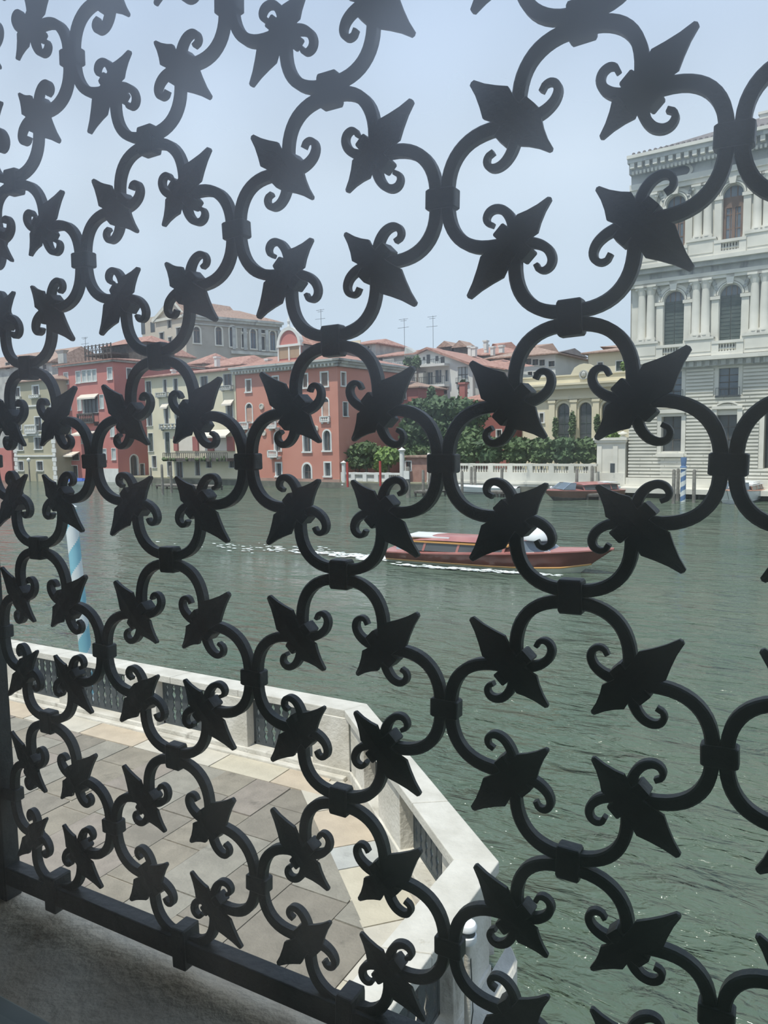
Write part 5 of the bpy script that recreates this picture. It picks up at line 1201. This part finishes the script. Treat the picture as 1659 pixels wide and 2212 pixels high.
# the taxi under way: world positions of stern and bow along the near side
bp0 = on_y(826, 1190, 26.6); bp1 = on_y(1312, 1190, 26.6); Lb = (bp1-bp0).length
BT = boat('water_taxi', 'varnished mahogany water taxi speeding past in mid canal', (bp0.x, 26.6+1.05, 0), 0, bp1.x-bp0.x, 1.05, (maroon, creamh, deckm, orange, deckm), sh0=.45, sh1=.93)
# white sunshade over the helm and the driver
hx = on_y(1160, 1160, 27.2)
um = thing('white_sunshade', 'round white sunshade over the helm of the moving taxi', 'umbrella', (hx.x, 27.3, .95)); fu_ = Fr((hx.x, 27.3, 0), (1, 0, 0), (0, -1, 0))
MB(fu_).lathe(0, 0, [(.56, 1.20), (.58, 1.26), (.50, 1.48), (.33, 1.64), (.14, 1.72), (.01, 1.74)], 16).build('canopy', whiteb, um, smooth=True)
MB(fu_).tube([(0, 0, .80), (0, 0, 1.70)], .02).build('pole', chrome, um)
# driver
def person(name, label, loc, rz, joints, radii, edges, clothes):
    t = thing(name, label, 'person', loc, rz)
    me = bpy.data.meshes.new('body'); me.from_pydata(joints, edges, []); o = bpy.data.objects.new('body', me); col.objects.link(o); o.parent = t; INV[o.name] = INV[t.name]
    sk = o.modifiers.new('skin', 'SKIN'); sk.use_smooth_shade = True
    for v, r in zip(me.skin_vertices[0].data, radii): v.radius = (r, r)
    me.skin_vertices[0].data[0].use_root = True
    o.modifiers.new('sub', 'SUBSURF').levels = 1; me.materials.append(clothes); return t
J = [(0, 0, .35), (0, 0, .60), (.03, 0, .85), (.06, 0, .98), (.09, 0, 1.08), (.11, 0, 1.18), (.0, -.20, .90), (.14, -.28, .68), (.38, -.22, .66), (.0, .20, .90), (.14, .28, .68), (.38, .22, .66), (.35, -.1, .33), (.35, .1, .33), (.42, -.1, -.05), (.42, .1, -.05)]
Rr = [.14, .13, .15, .07, .10, .07, .07, .05, .035, .07, .05, .035, .085, .085, .05, .05]
Ed = [(0, 1), (1, 2), (2, 3), (3, 4), (4, 5), (2, 6), (6, 7), (7, 8), (2, 9), (9, 10), (10, 11), (0, 12), (0, 13), (12, 14), (13, 15)]
dp = person('person', 'boat driver in a pale grey shirt sitting at the helm under the white sunshade', (hx.x-.45, 27.35, .10), 0, J, Rr, Ed, shirt)
b = MB(); b.v = []; b.lathe(.10, 0, [(.02, 1.0), (.075, 1.04), (.095, 1.12), (.09, 1.2), (.05, 1.26), (.01, 1.28)], 12); b.v = [Vector((v.x, v.y, v.z)) for v in b.v]; b.build('head', skin, dp, local=True, smooth=True)
b = MB(); b.lathe(.08, 0, [(.10, 1.16), (.105, 1.22), (.06, 1.285), (.01, 1.295)], 12); b.build('hair', dkwood, dp, local=True, smooth=True)
# bow wave and wake
fm = MB()
def fo(cx_, cy_, sx, sy, n, smin=.05, smax=.22):
    for _ in range(n):
        x = random.gauss(cx_, sx); y = random.gauss(cy_, sy); r = random.uniform(smin, smax); k = 7; z = .03+random.random()*.05
        ring_ = [(x+math.cos(2*math.pi*i/k)*r*random.uniform(.7, 2.6), y+math.sin(2*math.pi*i/k)*r*random.uniform(.5, 1), z) for i in range(k)]
        fm.raw(ring_+[(x, y, z+r*.22)], [(i, (i+1) % k, k) for i in range(k)])
xs, xe = bp0.x, bp1.x
fo(xs-.4, 27.5, .5, .35, 60); fo(xs-2.5, 27.6, 1.6, .25, 110, .04, .16); fo(xs-6, 27.8, 3.0, .5, 90, .03, .10)
for q in range(26): fo(xs+(xe-xs)*(.12+.66*q/25), 26.45-.25*(q < 20)*(1-q/25), .2, .10, 9, .03, .11)
for q in range(24): fo(xs+(xe-xs)*(.12+.66*q/25), 28.95, .2, .10, 3, .03, .1)
o = fm.build('wake_foam', foam, None, origin=Vector((xs, 27.4, 0))); tag(o, 'white foam churned up along and behind the moving taxi', 'foam'); o['kind'] = 'stuff'
# moored boats
def at0(x, y): P = on_z(x, y, 0); return P
P = at0(1205, 1080); boat('water_taxi', 'varnished brown water taxi moored before the long balustrade', (P.x+3.6, P.y+4.6, 0), math.radians(-126), 7.4, 1.25, (mat('brown_hull', (.17, .09, .065), (.22, .12, .085), 1, .3), dkwood, deckm, dkwood, deckm), sh0=.62, sh1=.85)
P = at0(1560, 1090); boat('speedboat', 'pale blue-white speedboat with tan deck moored under the palace', (P.x+1.4, P.y+6.2, 0), math.radians(-100), 6.4, 1.3, (whiteb, whiteb, mat('tan_deck', (.48, .27, .20), (.55, .33, .25), 1, .5), whiteb, whiteb), sh0=.75, sh1=1.0)
P = at0(965, 1068); boat('white_launch', 'white launch with covered deck at the left end of the long balustrade', (P.x+6.0, P.y+2.2, 0), math.radians(188), 7.0, 1.1, (whiteb, whiteb, whiteb, dkwood, whiteb), cabin=False, sh0=.55, sh1=.8)
P = at0(647, 1047); boat('white_rowing_boat', 'low white boat moored before the arched door of the orange-red palace', (P.x-2.2, P.y-1.0, 0), math.radians(4), 4.8, .7, (whiteb, whiteb, whiteb, whiteb, whiteb), cabin=False, sh0=.45, sh1=.6)
P = at0(170, 1046); tb = boat('tarped_boat', 'small boat under a blue tarpaulin before the rose-red palace', (P.x-1.6, P.y-.6, 0), math.radians(4), 4.2, .7, (whiteb, whiteb, bluet, whiteb, whiteb), cabin=False, sh0=.4, sh1=.5)
MB().lathe(0, 0, [(.01, 0), (.01, .01)], 4)
b = MB(); b.raw([(.3, -.6, .45), (3.3, -.5, .45), (3.3, .5, .45), (.3, .6, .45), (.6, -.25, .85), (3.0, -.2, .8), (3.0, .2, .8), (.6, .25, .85)], [(0, 1, 5, 4), (1, 2, 6, 5), (2, 3, 7, 6), (3, 0, 4, 7), (4, 5, 6, 7)]); b.build('tarpaulin', bluet, tb, local=True)
# small timber landing stages
for x, y, w_, d_, lb in ((1073, 1074, 1.9, 1.4, 'small timber landing stage left of the moored brown taxi'), (1268, 1080, 2.2, 2.6, 'timber landing stage right of the moored brown taxi'), (917, 1073, 2.2, 2.0, 'timber landing steps before the brick boathouse'), (395, 1058, 9.0, 1.6, 'long timber jetty before the cream house'), (1490, 1078, 1.6, 2.4, 'pale jetty beside the striped palace pole')):
    P = at0(x, y); t = thing('landing_stage', lb, 'jetty', (P.x, P.y, 0)); f_ = Fr((P.x, P.y, 0), E1, -E2); b = MB(f_)
    k = max(4, int(w_/.3))
    for i in range(k): a = -w_/2+w_*i/k; MB(f_).box(a+.01, a+w_/k-.01, -d_, 0, .42, .50).build('plank', polew, t)
    b.box(-w_/2, w_/2, -.12, .02, .28, .42).box(-w_/2, w_/2, -d_, -d_+.12, .28, .42).build('beam', dkwood, t); b = MB(f_)
    for s in (-w_/2+.1, w_/2-.1, 0):
        for n_ in (-.1, -d_+.1): b.tube([(s, n_, -1), (s, n_, .42)], .10, 7)
    b.build('pile', dkwood, t)
